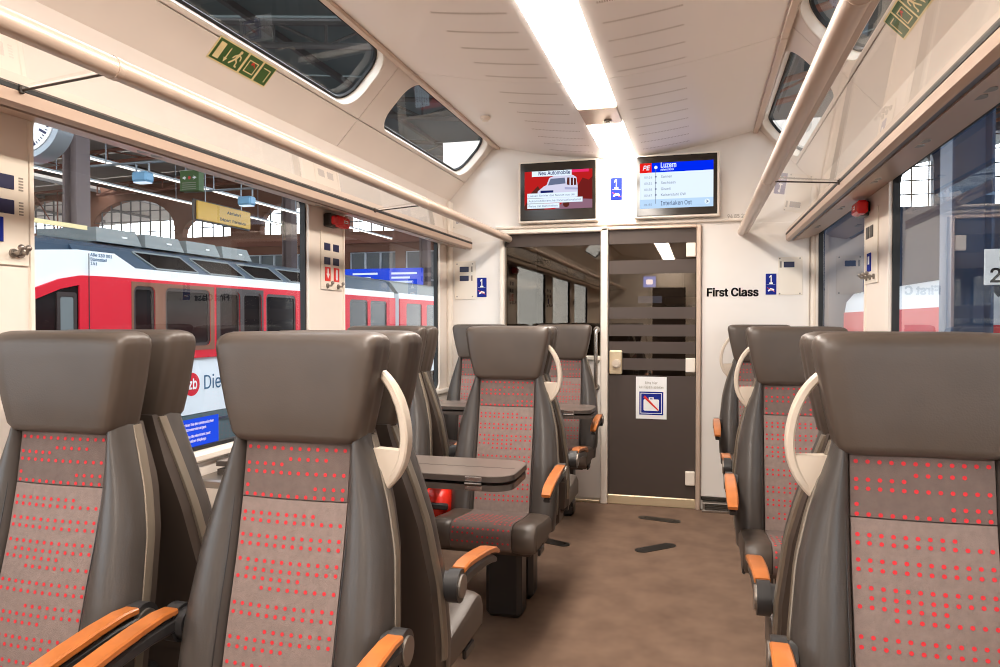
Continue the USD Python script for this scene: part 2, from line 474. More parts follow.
# framing round the partition and door
fr = thing('trim_1', kind='structure')
for a in (bx(-1.385, -1.356, 5.06, 5.11, 0.02, 1.93, .006), bx(-0.656, -0.607, 5.06, 5.11, 0.0, 1.93, .006), bx(-1.385, -0.607, 5.06, 5.11, 1.905, 1.935, .006), bx(-1.36, -.655, 5.07, 5.11, 1.005, 1.035, .005)):
    obj('frame_bar', a, 'frame_white', fr)
obj('frame_bar', bx(-0.012, 0.020, 5.06, 5.11, 0.0, 1.93, .006), 'rail_beige', fr)
obj('frame_bar', bx(-0.607, -0.012, 5.07, 5.11, 1.912, 1.935, .005), 'rail_beige', fr)
bs = thing('baseboard_front', kind='structure')
obj('skirting_strip', bx(-1.36, -0.66, 5.075, 5.10, 0.0, 0.02, .004), 'threshold', bs)
obj('skirting_strip', bx(0.025, 0.70, 5.085, 5.10, 0.065, 0.09, .004), 'plate_dark', bs)
# glass partition left of the door
pt = thing('window_partition', kind='structure')
usdp = pt
obj('partition_pane', trimesh.Trimesh([(PX0, 5.112, PZ0), (PX1, 5.112, PZ0), (PX1, 5.112, PZ1), (PX0, 5.112, PZ1)], [(0, 1, 2), (0, 2, 3)], process=False), 'dark_glass', pt, smooth=False)
obj('tinted_band', bx(PX0, PX1, 5.106, 5.110, 1.815, 1.905), 'film', pt, smooth=False)
obj('tinted_band', bx(PX1 - .07, PX1, 5.116, 5.12, PZ0, 1.813), 'vestibule', pt, smooth=False)
# glass door
dr = thing('door_1', kind='structure')
obj('door_pane', trimesh.Trimesh([(DX0 + .004, 5.100, .07), (DX1 - .004, 5.100, .07), (DX1 - .004, 5.100, DZ1), (DX0 + .004, 5.100, DZ1)], [(0, 1, 2), (0, 2, 3)], process=False), 'dark_glass', dr, smooth=False)
for z0, z1 in ((1.815, 1.912), (1.606, 1.700), (1.296, 1.376), (1.175, 1.255), (1.056, 1.137), (0.941, 1.021), (0.068, 0.903)):
    obj('frosted_band', bx(DX0 + .004, DX1 - .004, 5.0945, 5.0985, z0, z1), 'film', dr, smooth=False)
obj('frosted_band', bx(DX0 + .004, DX1 - .004, 5.104, 5.108, 1.700, 1.815), 'vestibule', dr, smooth=False)
obj('kick_plate', bx(DX0, DX1, 5.085, 5.11, 0.0, 0.066, .005), 'threshold', dr, label='pale metal kick plate at the door foot')
for z in (1.762, 0.980, 0.208):
    obj('door_hinge', bx(-0.080, -0.016, 5.075, 5.10, z - .048, z + .048, .005), 'frame_white', dr)
lk = obj('lock_plate', bx(-0.596, -0.508, 5.07, 5.10, 0.91, 1.075, .006), 'threshold', dr)
obj('knob', cat([cyl(.03, .03, (-0.545, 5.058, 0.985), 'y'), cyl(.024, .012, (-0.545, 5.040, 0.985), 'y')]), 'handle_beige', lk)
# vestibule behind the door
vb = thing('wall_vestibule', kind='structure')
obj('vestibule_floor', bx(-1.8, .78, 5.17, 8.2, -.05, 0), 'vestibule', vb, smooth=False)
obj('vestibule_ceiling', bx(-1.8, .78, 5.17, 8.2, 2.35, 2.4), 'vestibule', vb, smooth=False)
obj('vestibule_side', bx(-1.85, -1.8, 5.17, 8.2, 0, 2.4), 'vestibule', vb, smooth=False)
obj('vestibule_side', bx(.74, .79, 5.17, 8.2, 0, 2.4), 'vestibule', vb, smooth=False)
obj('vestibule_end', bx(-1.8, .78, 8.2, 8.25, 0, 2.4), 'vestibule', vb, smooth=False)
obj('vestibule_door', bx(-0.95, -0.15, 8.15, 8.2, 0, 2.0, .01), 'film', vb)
# wall behind the camera
wb = thing('wall_back', kind='structure')
obj('wall_panel', bx(XL - .06, XR + .06, Y0 - .06, Y0, 0, 2.6), 'white_panel', wb, smooth=False)
obj('door_leaf', bx(-.82, -.22, Y0, Y0 + .02, 0.02, 1.9, .004), 'film', wb)
obj('door_frame', cat([bx(-.86, -.82, Y0, Y0 + .03, 0, 1.94), bx(-.22, -.18, Y0, Y0 + .03, 0, 1.94), bx(-.82, -.22, Y0, Y0 + .03, 1.9, 1.94)]), 'frame_white', wb, smooth=False)

# ================================================================== LUGGAGE RACKS
def rack(left):
    fx = (lambda m: m) if left else mirror
    side = 'left-hand' if left else 'right-hand'
    r = thing('luggage_rack', f'glass-floored luggage rack with beige tube rail above the {side} windows', 'luggage rack')
    BX, BZ = CX0 - .800, 1.872           # tube
    IX, IZ = CX0 - 1.080, 1.847          # inner edge of the beam
    joints = [Y0, -1.7, -0.05, 1.41, 3.42, 5.085]
    if not left:
        joints = [Y0, -1.7, -0.06, 1.44, 3.22, 5.085]
    obj('rail', fx(cat([tube([(BX, a + .001, BZ), (BX, b - .001, BZ)], .026, 20) for a, b in zip(joints, joints[1:])])), 'rail_beige', r)
    obj('rail_lip', fx(bx(BX - .040, BX - .015, Y0, 5.08, BZ - .012, BZ - .002, .003)), 'rail_beige', r)
    for j in joints[1:-1]:
        obj('rail_joint', fx(tube([(BX, j - .009, BZ), (BX, j + .009, BZ)], .0275, 20)), 'rail_beige', r)
        st = cat([tube([(BX - .03, j, BZ - .012), (IX + .01, j, IZ - .004)], .0032, 8), bx(IX - .005, IX + .012, j - .006, j + .006, IZ - .012, IZ + .008, .002)])
        obj('bracket', fx(st), 'shell', r)
    for a, b in zip(joints, joints[1:]):
        p0, p1 = (BX - .035, BZ - .004), (IX, IZ)
        v = [(p0[0], a + .004, p0[1]), (p0[0], b - .004, p0[1]), (p1[0], b - .004, p1[1]), (p1[0], a + .004, p1[1])]
        obj('glass_shelf', fx(trimesh.Trimesh(v, [(0, 2, 1), (0, 3, 2)], process=False)), 'rack_glass', r, smooth=False)
    obj('dark_seal', fx(bx(IX - .012, IX + .006, Y0, 5.08, IZ - .005, IZ + .010)), 'black', r, smooth=False)
    prof = Polygon([(IX + .004, IZ - .006), (IX + .004, IZ - .036), (IX - .010, IZ - .044), (IX - .018, IZ - .044), (IX - .018, IZ - .006)])
    obj('beam', fx(ext(prof, 5.08 - Y0, (0, Y0, 0), X, Z, Y)), 'beam_beige', r)
    obj('beam_groove', fx(bx(IX - .042, IX - .018, Y0, 5.08, IZ - .036, IZ - .012)), 'groove_blue', r, smooth=False)
    prof = Polygon([(IX - .042, IZ - .042), (XL + .002, IZ - .016), (XL + .002, IZ + .008), (IX - .042, IZ)])
    obj('beam_underside', fx(ext(prof, 5.08 - Y0, (0, Y0, 0), X, Z, Y)), 'beam_beige', r)
    for y in (1.15, 1.95, 2.45, 3.05, 3.75, 4.45):
        rl = obj('reading_light', fx(cat([cyl(.021, .006, (IX - .085, y - .03, IZ - .031)), cyl(.021, .006, (IX - .085, y + .03, IZ - .031))])), 'steel', r)
    return r
rack(True)
rack(False)

# ================================================================== SEATS
def wz(z):   # half width of the backrest
    return np.interp(z, [.40, .50, .66, .81, .90, .98, 1.04], [.226, .234, .232, .216, .194, .168, .147])
def yf(z):   # front of the backrest
    return np.interp(z, [.40, .44, .50, .58, .66, .80, .90, 1.03, 1.06], [-.205, -.205, -.196, -.182, -.164, -.130, -.110, -.092, -.090])
PH = 0.122
DOT_ROWS = [(0, 0, 12), (.0216, 5, 10), (.034, 0, 5), (.051, 0, 12), (.081, 0, 1), (.081, 8, 12), (.099, 0, 12), (.1135, 7, 12),
            (.137, 0, 9), (.152, 0, 12), (.183, 0, 12), (.200, 0, 12), (.232, 0, 12), (.2495, 1, 12), (.266, 0, 8), (.284, 3, 12), (.318, 0, 12), (.336, 0, 12),
            (.366, 4, 12), (.384, 0, 12), (.401, 0, 7), (.432, 0, 12), (.450, 0, 12), (.482, 2, 12), (.500, 0, 12)]
def dots(pts_fn, rows, r=.0042):
    """pts_fn(x, v) -> point and normal"""
    out_v, out_f, n = [], [], 0
    for v, a, b in rows:
        for k in range(a, b):
            x = -0.1115 + k * 0.02027
            p, nrm, tv = pts_fn(x, v)
            tx = np.array([1.0, 0, 0])
            for i in range(8):
                t = i * PI / 4
                out_v.append(p + nrm * .0009 + r * (math.cos(t) * tx + math.sin(t) * tv))
            out_f += [(n, n + i, n + i + 1) for i in range(1, 7)]
            n += 8
    m = trimesh.Trimesh(out_v, out_f, process=False)
    return m
def panel_pt(x, z):
    return np.array([x, yf(z) - .006 * math.cos(min(abs(x) / PH, 1) * PI / 2), z])
def back_dot(x, v):
    z = 1.012 - v * 0.985
    p = panel_pt(x, z)
    t = panel_pt(x, z + .01) - panel_pt(x, z - .01)
    t /= np.linalg.norm(t)
    n = np.cross(np.array([1.0, 0, 0]), t)
    return p, n, t
# cushion profile along its length: (y, z), rear to front, rolling over the front edge
CP = np.array([(-.17, .468), (-.25, .470), (-.35, .480), (-.42, .490), (-.462, .494), (-.490, .488), (-.504, .470), (-.508, .445), (-.505, .420), (-.495, .405)])
cs = np.concatenate([[0], np.cumsum(np.linalg.norm(np.diff(CP, axis=0), axis=1))])
cq = np.linspace(0, cs[-1], 26)
CPS = np.stack([np.interp(cq, cs, CP[:, 0]), np.interp(cq, cs, CP[:, 1])], 1)
def cush(v):
    s = cs[-1] - v
    return np.array([np.interp(s, cs, CP[:, 0]), np.interp(s, cs, CP[:, 1])])
def cush_dot(x, v):
    a, b = cush(v - .004), cush(v + .004)
    p = cush(v)
    t = np.array([0, *(b - a)])
    t /= np.linalg.norm(t)
    n = np.cross(np.array([1.0, 0, 0]), t)
    n = n if n[2] > -0.2 and (n[2] > 0 or n[1] < 0) else -n
    return np.array([x, p[0], p[1]]) + n * .0045, n, t

SEAT_GROUP = None
def make_seat(label, handle, loc, rz):
    t = thing('train_seat', label, 'seat', loc, rz, SEAT_GROUP)
    # --- back: shell, gold trim, leather sides, fabric
    zs = np.linspace(.42, 1.045, 22)
    us = np.linspace(-1, 1, 13)
    F = np.array([[(u * (wz(z) - .004), yf(z) + .052 - .01 * (1 - u * u), z) for u in us] for z in zs])
    B = np.array([[(u * (wz(z) - .004) * .97, min(yf(z) + .100 + .012 * (1 - u ** 4), -.006), z) for u in us] for z in zs])
    obj('back_shell', shell(F, B), 'shell', t)
    for s in (-1, 1):
        zt = np.linspace(.46, 1.04, 20)
        F = np.array([[(s * (wz(z) + dx), yf(z) + y, z) for dx, y in ((-.012, .040), (.001, .046), (.003, .058), (.000, .070), (-.012, .072))] for z in zt])
        B = F.copy(); B[:, :, 0] = s * (wz(zt)[:, None] - .02)
        obj('side_trim', shell(F, B), 'trim_gold', t)
        tt = np.array([0, .06, .2, .4, .6, .78, .9, .97, 1.0, .985])
        dy = np.array([.004, -.012, -.024, -.030, -.029, -.020, -.006, .012, .034, .050])
        zb = np.linspace(.40, 1.045, 24)
        F = np.array([[(s * (PH + .002 + (wz(z) - PH - .002) * a), yf(z) + b * np.interp(z, [.4, .7, 1.045], [1.1, 1.0, .55]), z) for a, b in zip(tt, dy)] for z in zb])
        B = np.array([[(s * (PH + .002 + (wz(z) - PH - .004) * a), yf(z) + .052, z) for a in tt] for z in zb])
        bo = obj('side_bolster', shell(F, B), 'leather_side', t)
        # stitched seam along the fabric
        st = np.array([(s * (PH + .012), yf(z) - .0175 * np.interp(z, [.4, .7, 1.045], [1.1, 1.0, .55]), z) for z in np.linspace(.46, 1.03, 16)])
        obj('seam', tube(st, .0012, 5), 'arm_black', bo)
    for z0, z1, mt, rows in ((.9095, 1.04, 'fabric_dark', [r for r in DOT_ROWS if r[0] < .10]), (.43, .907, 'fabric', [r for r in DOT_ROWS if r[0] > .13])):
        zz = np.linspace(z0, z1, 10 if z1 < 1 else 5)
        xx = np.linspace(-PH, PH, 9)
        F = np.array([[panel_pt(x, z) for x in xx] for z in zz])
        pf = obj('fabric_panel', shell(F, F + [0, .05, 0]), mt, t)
        obj('red_dots', dots(back_dot, rows), 'dot_red', pf, smooth=False, kind='stuff')
    # --- headrest
    rings = []
    n = 44
    for z, w, y0, y1, e in ((1.024, .128, -.108, -.018, 5), (1.030, .141, -.121, -.012, 6), (1.045, .149, -.128, -.008, 7), (1.10, .162, -.131, -.008, 8), (1.15, .173, -.131, -.008, 8), (1.20, .182, -.131, -.008, 8),
                         (1.225, .186, -.130, -.008, 8), (1.238, .1855, -.128, -.009, 7), (1.247, .182, -.124, -.012, 6), (1.253, .175, -.117, -.018, 5), (1.257, .160, -.105, -.030, 5), (1.258, .12, -.085, -.045, 4)):
        a = np.arange(n) * 2 * PI / n + PI / n
        c, s_ = np.cos(a), np.sin(a)
        k = (np.abs(c) ** e + np.abs(s_) ** e) ** (-1 / e)
        x = w * c * k
        y = (y0 + y1) / 2 + (y1 - y0) / 2 * s_ * k
        # the front face dishes gently
        y = y + np.where(s_ < 0, .010 * np.clip(1 - (x / w) ** 2, 0, 1), 0)
        x = x * np.where(s_ > 0, .985, 1.0)
        rings.append(np.stack([x, y, np.full(n, z)], 1))
    hr = obj('headrest', loft(rings), 'leather', t, smooth=50)
    zz = np.linspace(1.045, 1.245, 8)
    # --- cushion
    for s in (-1, 1):
        tt = np.array([0, .08, .25, .5, .75, .92, 1.0])
        dz = np.array([.002, .007, .011, .012, .009, .001, -.016])
        F = []
        for (y, z), (ty, tz) in zip(CPS, np.gradient(CPS, axis=0)):
            l = math.hypot(ty, tz); ny, nz = -tz / l, ty / l
            if nz < -0.05 or (abs(nz) < .05 and ny > 0) or nz < 0 and ny > 0:
                ny, nz = -ny, -nz
            if ty < 0 and nz < 0:
                ny, nz = -ny, -nz
            nrm = np.array([tz, -ty]) / l          # left of travel (travel goes -y, so up)
            F.append([(s * (PH + .002 + (.218 - PH) * a), y + nrm[0] * b, z + nrm[1] * b) for a, b in zip(tt, dz)])
        F = np.array(F)
        B = F.copy()
        B[:, :, 2] = np.minimum(.408, F[:, :, 2] - .008); B[:, :, 1] = np.maximum(F[:, :, 1], -.488)
        obj('cushion_bolster', shell(F, B), 'leather', t)
    F = np.array([[(x, y, z) for x in np.linspace(-PH, PH, 7)] for y, z in CPS])
    nr = np.gradient(CPS, axis=0)
    nr = np.stack([nr[:, 1], -nr[:, 0]], 1) / np.linalg.norm(nr, axis=1)[:, None]
    for i in range(len(CPS)):
        F[i, :, 1] += nr[i, 0] * .004; F[i, :, 2] += nr[i, 1] * .004
    B = F.copy()
    B[:, :, 2] = np.minimum(.408, F[:, :, 2] - .008); B[:, :, 1] = np.maximum(F[:, :, 1], -.488)
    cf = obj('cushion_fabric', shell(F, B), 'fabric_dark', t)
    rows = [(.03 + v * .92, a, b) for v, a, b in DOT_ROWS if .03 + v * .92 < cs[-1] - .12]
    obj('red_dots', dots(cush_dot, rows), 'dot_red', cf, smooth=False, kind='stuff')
    # --- pan, underframe
    obj('seat_pan', cat([bx(-.205, .205, -.47, -.16, .370, .412, .02), bx(-.19, .19, -.25, -.10, .33, .47, .02)]), 'shell', t)
    for s in (-1, 1):
        obj('adjust_lever', bx(s * .206, s * .218, -.42, -.34, .365, .392, .004), 'arm_black', t)
    obj('pedestal', bx(-.08, .08, -.17, -.05, .0, .375, .02), 'arm_black', t)
    # --- armrests
    for s in (-1, 1):
        x = s * .254
        path = np.array([(x, -.150, .650), (x, -.18, .658), (x, -.24, .657), (x, -.31, .650), (x, -.38, .641), (x, -.44, .628), (x, -.480, .613)])
        ar = obj('armrest', cat([cyl(.040, .030, (x, -.150, .640), 'x', 28), cyl(.033, .042, (x - s * .012, -.150, .640), 'x', 28),
                                 cyl(.027, .05, (x - s * .035, -.142, .636), 'x', 24),
                                 sweep_rect(path - [0, 0, .014], np.array([.034, .036, .036, .034, .032, .030, .024]), np.array([.05, .036, .030, .028, .026, .022, .014]))]), 'arm_black', t)
        pad = np.array([(x, -.172, .671), (x, -.21, .673), (x, -.27, .668), (x, -.34, .659), (x, -.41, .648), (x, -.455, .636), (x, -.492, .620)])
        obj('wood_pad', sweep_rect(pad, np.array([.036, .038, .041, .042, .042, .040, .034]), np.array([.014, .016, .017, .017, .017, .016, .012])), 'wood', ar)
        obj('pivot_cap', cyl(.028, .006, (x + s * .017, -.150, .640), 'x', 24), 'steel', ar)
    # --- grab handle on the aisle side
    if handle:
        s = handle
        a = np.linspace(0, 1, 14)
        P = np.array([(.164, 1.174), (.188, 1.150), (.208, 1.115), (.221, 1.07), (.224, 1.025), (.216, .985), (.200, .955), (.180, .932)])
        q = np.linspace(0, len(P) - 1, 22)
        from scipy.interpolate import CubicSpline
        sp = CubicSpline(np.arange(len(P)), P)(q)
        path = np.stack([s * sp[:, 0], np.full(len(q), -.042), sp[:, 1]], 1)
        wd = np.interp(np.linspace(0, 1, 22), [0, .3, .8, 1], [.022, .034, .034, .022])
        hd = obj('grab_handle', sweep_rect(path, wd, np.full(22, .017), axis=(0, 1, 0)), 'handle_beige', t)
        pl = Polygon([(.130, 1.014), (.216, 1.010), (.212, .980), (.186, .938), (.155, .955)])
        m = ext(pl, .026, (0, -.055, 0), X, Z, Y)
        if s < 0:
            m.vertices[:, 0] *= -1
            m.invert()
        obj('handle_bracket', m, 'handle_beige', hd)
    return t
AX, WX, RX = -0.822, -1.455, 0.374
YA, YC, YD = 1.50, 3.16, 4.84
HR = make_seat('nearest left-block aisle seat facing the viewer, patterned fabric, beige grab handle on its right', 1, (AX + .010, YA - .05, 0), 0)
PL = make_seat('nearest window seat facing the viewer, cut off by the left edge of the picture', 0, (WX + .055, YA - .07, 0), 0)
HL = make_seat('large single seat facing the viewer in the right foreground, cut off by the picture edge', -1, (RX + .030, YA + .11, 0), 0)
dup(PL, (AX + .005, YA + .005, 0), 180, 'seat facing away right behind the nearest aisle seat, its wooden armrest below the table')
dup(PL, (WX + .005, YA + .005, 0), 180, 'seat facing away right behind the nearest window seat, seen between the two near headrests')
dup(HR, (AX + .018, YC, 0), 0, 'whole seat facing the viewer behind the near table, its dotted cushion in full view')
dup(PL, (WX + .07, YC, 0), 0, 'window seat facing the viewer behind the near table, mostly hidden by the near aisle headrest')
dup(PL, (AX + .018, YC + .005, 0), 180, 'aisle seat facing away at the far table, back to back with the central seat')
dup(PL, (WX + .07, YC + .005, 0), 180, 'window seat facing away at the far table, back to back with the middle window seat')
dup(PL, (AX - .04, YD, 0), 0, 'farthest left-block aisle seat facing the viewer, by the vertical grab rail on the end wall')
dup(PL, (WX + .01, YD, 0), 0, 'farthest left-block window seat facing the viewer, in the corner under the small class sign')
dup(PL, (RX + .028, YA + .118, 0), 180, 'single seat facing away directly behind the large right foreground seat')
dup(HL, (RX + .002, YC, 0), 0, 'middle one of the three right-hand single seats that face the viewer')
dup(PL, (RX + .006, YC + .005, 0), 180, 'single seat facing away on the right side, back to back with the middle single seat')
dup(HL, (RX - .008, YD, 0), 0, 'farthest single seat facing the viewer on the right side, against the white end wall')

# ================================================================== TABLES
def table(y, label):
    t = thing('folding_table', label, 'table', (0, y, 0))
    top = rrect(-1.727, -.155, -.598, .155, .075, 8)
    top = top.union(sbox(-1.727, -.155, -1.5, .155))
    tp = obj('tabletop', on_floor(top.buffer(-.004), .02, .740), 'table_top', t)
    obj('edge_band', on_floor(top.difference(top.buffer(-.004)), .0185, .7405), 'table_edge', tp)
    obj('centre_groove', bx(-1.72, -.62, -.004, .004, .7595, .7606), 'table_edge', tp, smooth=False)
    lo = obj('lower_leaf', on_floor(top.buffer(-.003), .02, .709), 'table_edge', t)
    for x in (-.725, -1.62):
        h = cat([bx(x - .03, x + .03, -.160, -.1545, .742, .758, .002), bx(x - .03, x + .03, -.160, -.1545, .711, .727, .002), tube([(x - .03, -.158, .7345), (x + .03, -.158, .7345)], .005, 8)] +
                [cyl(.004, .003, (x + a, -.1605, z), 'y', 8) for a in (-.022, .022) for z in (.750, .719)])
        obj('hinge', h, 'chrome', t)
    return t
table(2.47, 'near grey folding table with hinges, between the near and middle seats of the left block')
table(4.33, 'far grey folding table, partly hidden behind the central seat, before the end wall seats')
# wall box under each table
for y, lb in ((2.40, 'grey wall box with a small speaker grille under the near table end'), (4.35, 'grey wall box under the far table end by the window')):
    b = thing('wall_box', lb, 'wall box', (XL + .012, y, 0))
    obj('box_body', bx(0, .13, -.17, .12, .42, .705, .01), 'panel_cream', b)
    obj('lid', bx(0.0, .136, -.172, .122, .675, .709, .006), 'steel', b)
    g = [cyl(.0035, .003, (.055 + .011 * i, -.1715, .62 + .011 * j), 'y', 8) for i in (-1, 0, 1) for j in (-1, 0, 1)]
    obj('speaker_holes', cat(g), 'print_black', b, smooth=False)
# red bag on the middle window seat
bag = thing('bag', 'small shiny red and black bag wedged between the seats behind the near table', 'bag', (-1.094, 2.98, .43))
rings = []
for z, sx, sy in ((0, .045, .05), (.012, .066, .07), (.05, .070, .08), (.09, .068, .075), (.118, .055, .058), (.13, .03, .03)):
    a = np.arange(24) * 2 * PI / 24
    c, s_ = np.cos(a), np.sin(a); k = (np.abs(c) ** 3 + np.abs(s_) ** 3) ** (-1 / 3)
    rings.append(np.stack([sx * c * k, sy * s_ * k, np.full(24, z)], 1))
obj('bag_body', loft(rings), 'bag_red', bag, smooth=60)
obj('strap', bx(-.03, .073, -.088, -.068, .046, .074, .006), 'arm_black', bag, label='black strap')
obj('carry_loop', tube([(-.03, 0, .12), (-.025, 0, .15), (0, 0, .162), (.025, 0, .15), (.03, 0, .12)], .006, 8), 'bag_red', bag)

# ================================================================== END WALL FITTINGS
def tv(name, label, x0, x1, z0, z1):
    t = thing(name, label, 'screen')
    obj('bezel', bx(x0 - .018, x1 + .018, 5.03, 5.098, z0 - .016, z1 + .012, .006), 'frame_white', t)
    s = obj('screen', bx(x0, x1, 5.024, 5.034, z0, z1, .002), 'screen_black', t)
    return t, s
def flat(poly, y, d=.0008):
    return on_end(poly, d, y)
t, s = tv('information_screen', 'wall screen left of the class sign, showing a white off-road car on red', -1.222, -.686, 1.99, 2.395)
px0, px1, pz0, pz1 = -1.190, -.710, 2.065, 2.335
PW, PHH = px1 - px0, pz1 - pz0
def pp(*pts):                     # picture coordinates 0..1, v up
    return Polygon([(px0 + PW * a, pz0 + PHH * b) for a, b in pts])
def pr(a, b, c, d):
    return pp((a, b), (c, b), (c, d), (a, d))
yq = 5.0235
obj('picture', flat(pr(0, 0, 1, 1), yq), 'px_adred', s, smooth=False)
obj('picture_print', flat(pp((0, .1), (.1, .45), (.2, .62), (.27, .4), (.3, 0), (0, 0)), yq - .0006), 'px_brown', s, smooth=False)
obj('picture_print', flat(pp((.74, 0), (.78, .55), (.86, .78), (.95, .72), (1, .8), (1, 0)), yq - .0006), 'px_darkred', s, smooth=False)
obj('picture_print', flat(pp((.45, 0), (1, 0), (1, .22), (.8, .25), (.6, .2)), yq - .0010), 'px_road', s, smooth=False)
obj('picture_print', flat(pr(.69, .93, .95, 1.0), yq - .0012), 'px_pink', s, smooth=False)
obj('picture_print', flat(pr(.11, .86, .70, 1.0), yq - .0014), 'px_white', s, smooth=False)
obj('picture_text', text('Neu Automobile', .026, (px0 + PW * .205, yq - .003, pz0 + PHH * .895), X, Z, .0006, True, PW * .47), 'px_navy', s, smooth=False)
car = pp((.19, .34), (.20, .48), (.29, .60), (.33, .63), (.37, .81), (.44, .86), (.72, .86), (.77, .80), (.79, .55), (.79, .30), (.60, .26), (.22, .30))
obj('picture_car', flat(car, yq - .0018), 'px_car', s, smooth=False)
obj('picture_print', flat(pp((.35, .62), (.39, .79), (.60, .80), (.61, .65)), yq - .0024), 'px_slate', s, smooth=False)
obj('picture_print', flat(shapely.union_all([pp((.63, .62), (.635, .80), (.67, .80), (.67, .60)), pp((.69, .60), (.69, .79), (.72, .79), (.72, .60)), pp((.735, .60), (.735, .78), (.765, .77), (.77, .6))]), yq - .0024), 'px_brown', s, smooth=False)
obj('picture_print', flat(pr(.24, .43, .43, .49), yq - .0024), 'px_navy', s, smooth=False)
obj('picture_print', flat(pp((.60, .50), (.79, .48), (.79, .53), (.60, .56)), yq - .0022), 'px_pale_car', s, smooth=False)
obj('picture_print', flat(Point(px0 + PW * .62, pz0 + PHH * .12).buffer(.022), yq - .0020), 'px_brown', s, smooth=False)
for k, (w, b, msg) in enumerate(((.76, .30, 'Lassen Sie hier das Neuste aus der'), (.84, .165, 'Automobilbranche Innovationsland'), (.50, .03, 'Reise mit Bahnhalten'))):
    obj('picture_print', flat(pr(.04, b, .04 + w - .02, b + .125), yq - .0030), 'px_white', s, smooth=False)
    obj('picture_text', text(msg, .013, (px0 + PW * .06, yq - .0044, pz0 + PHH * (b + .038)), X, Z, .0005, False, PW * (w - .07)), 'px_slate', s, smooth=False)
t, s = tv('information_screen', 'wall screen right of the class sign, listing stops from Luzern to Interlaken Ost', -.408, .118, 1.993, 2.395)
px0, px1, pz0, pz1 = -.386, .094, 2.042, 2.348
PW, PHH = px1 - px0, pz1 - pz0
obj('picture', flat(pr(0, 0, 1, 1), yq), 'px_white', s, smooth=False)
obj('header_bar', flat(pr(0, .79, 1, 1), yq - .0006), 'px_blue', s, smooth=False)
obj('header_box', flat(pr(0, .79, .165, 1), yq - .0012), 'px_red', s, smooth=False)
m = text('PE', .030, (0, 0, 0), X, Z, .0005, True, .042)
m.vertices[:, 0] += m.vertices[:, 2] * .25
m.apply_translation((px0 + PW * .035, yq - .0026, pz0 + PHH * .85))
obj('header_text', m, 'px_white', s, smooth=False)
obj('header_text', text('Luzern', .034, (px0 + PW * .285, yq - .0018, pz0 + PHH * .89), X, Z, .0005, True, PW * .21), 'px_white', s, smooth=False)
obj('header_text', text('Abfahrt 00:06', .012, (px0 + PW * .285, yq - .0018, pz0 + PHH * .825), X, Z, .0005, True, PW * .185), 'px_white', s, smooth=False)
obj('line_diagram', flat(sbox(px0 + PW * .218, pz0 + PHH * .1, px0 + PW * .225, pz0 + PHH * .9), yq - .0014), 'px_slate', s, smooth=False)
obj('line_diagram', flat(Point(px0 + PW * .2215, pz0 + PHH * .9).buffer(.011), yq - .0020), 'px_white', s, smooth=False)
obj('list_highlight', flat(pr(0, 0, 1, .20), yq - .0006), 'px_pale', s, smooth=False)
for a, st, tm in ((.665, 'Sarnen', '00:26'), (.53, 'Sachseln', '00:31'), (.395, 'Giswil', '00:38'), (.265, 'Kaiserstuhl OW', '00:47')):
    obj('list_text', text(st, .0165, (px0 + PW * .29, yq - .0018, pz0 + PHH * a), X, Z, .0005), 'px_slate', s, smooth=False)
    obj('list_text', text(tm, .014, (px0 + PW * .06, yq - .0018, pz0 + PHH * a), X, Z, .0005), 'px_slate', s, smooth=False)
    obj('line_diagram', flat(Point(px0 + PW * .2215, pz0 + PHH * (a + .03)).buffer(.006), yq - .0020), 'px_slate', s, smooth=False)
obj('list_text', text('Interlaken Ost', .029, (px0 + PW * .29, yq - .0018, pz0 + PHH * .06), X, Z, .0005, False, PW * .42), 'px_navy', s, smooth=False)
obj('list_text', text('01:55', .014, (px0 + PW * .06, yq - .0018, pz0 + PHH * .06), X, Z, .0005), 'px_slate', s, smooth=False)
obj('list_icon', flat(Point(px0 + PW * .92, pz0 + PHH * .11).buffer(.017), yq - .0014), 'px_white', s, smooth=False)
obj('list_icon', flat(Polygon([(px0 + PW * .905, pz0 + PHH * .07), (px0 + PW * .94, pz0 + PHH * .11), (px0 + PW * .905, pz0 + PHH * .15), (px0 + PW * .915, pz0 + PHH * .11)]), yq - .0020), 'px_slate', s, smooth=False)

def class_sign(label, x0, x1, z0, z1, y=5.088):
    t = thing('class_sign', label, 'sign')
    b = obj('sign_plate', bx(x0, x1, y - .004, y, z0, z1, .001), 'sign_blue', t)
    w, h = x1 - x0, z1 - z0
    obj('numeral', text('1', h * .40, ((x0 + x1) / 2, y - .0055, z0 + h * .52), X, Z, .001, True, w * .34, 'c'), 'print_white', b, smooth=False)
    obj('divider', flat(sbox(x0 + w * .1, z0 + h * .47, x1 - w * .1, z0 + h * .48), y - .0042), 'print_white', b, smooth=False)
    cx, cz = (x0 + x1) / 2, z0 + h * .24
    obj('picture_phone', flat(Polygon([(cx - w * .3, cz - h * .04), (cx - w * .05, cz + h * .08), (cx + w * .3, cz + h * .02), (cx + w * .28, cz - h * .09), (cx, cz - h * .03), (cx - w * .25, cz - h * .1)]), y - .0042), 'print_white', b, smooth=False)
    obj('slash', flat(affinity.rotate(sbox(cx - w * .42, cz - h * .012, cx + w * .42, cz + h * .012), -28), y - .0052), 'print_red', b, smooth=False)
    return t
class_sign('blue first class sign between the two screens above the door', -.590, -.514, 2.122, 2.276, 5.1)
class_sign('blue first class sign on the end wall at the right, beside the words', .430, .496, 1.454, 1.592)
class_sign('blue first class sign on the end wall at the left, next to the window', -1.566, -1.494, 1.456, 1.597, 5.1)
fc_ = text('First Class', .052, (.053, 5.0875, 1.447), X, Z, .0012, True, .326)
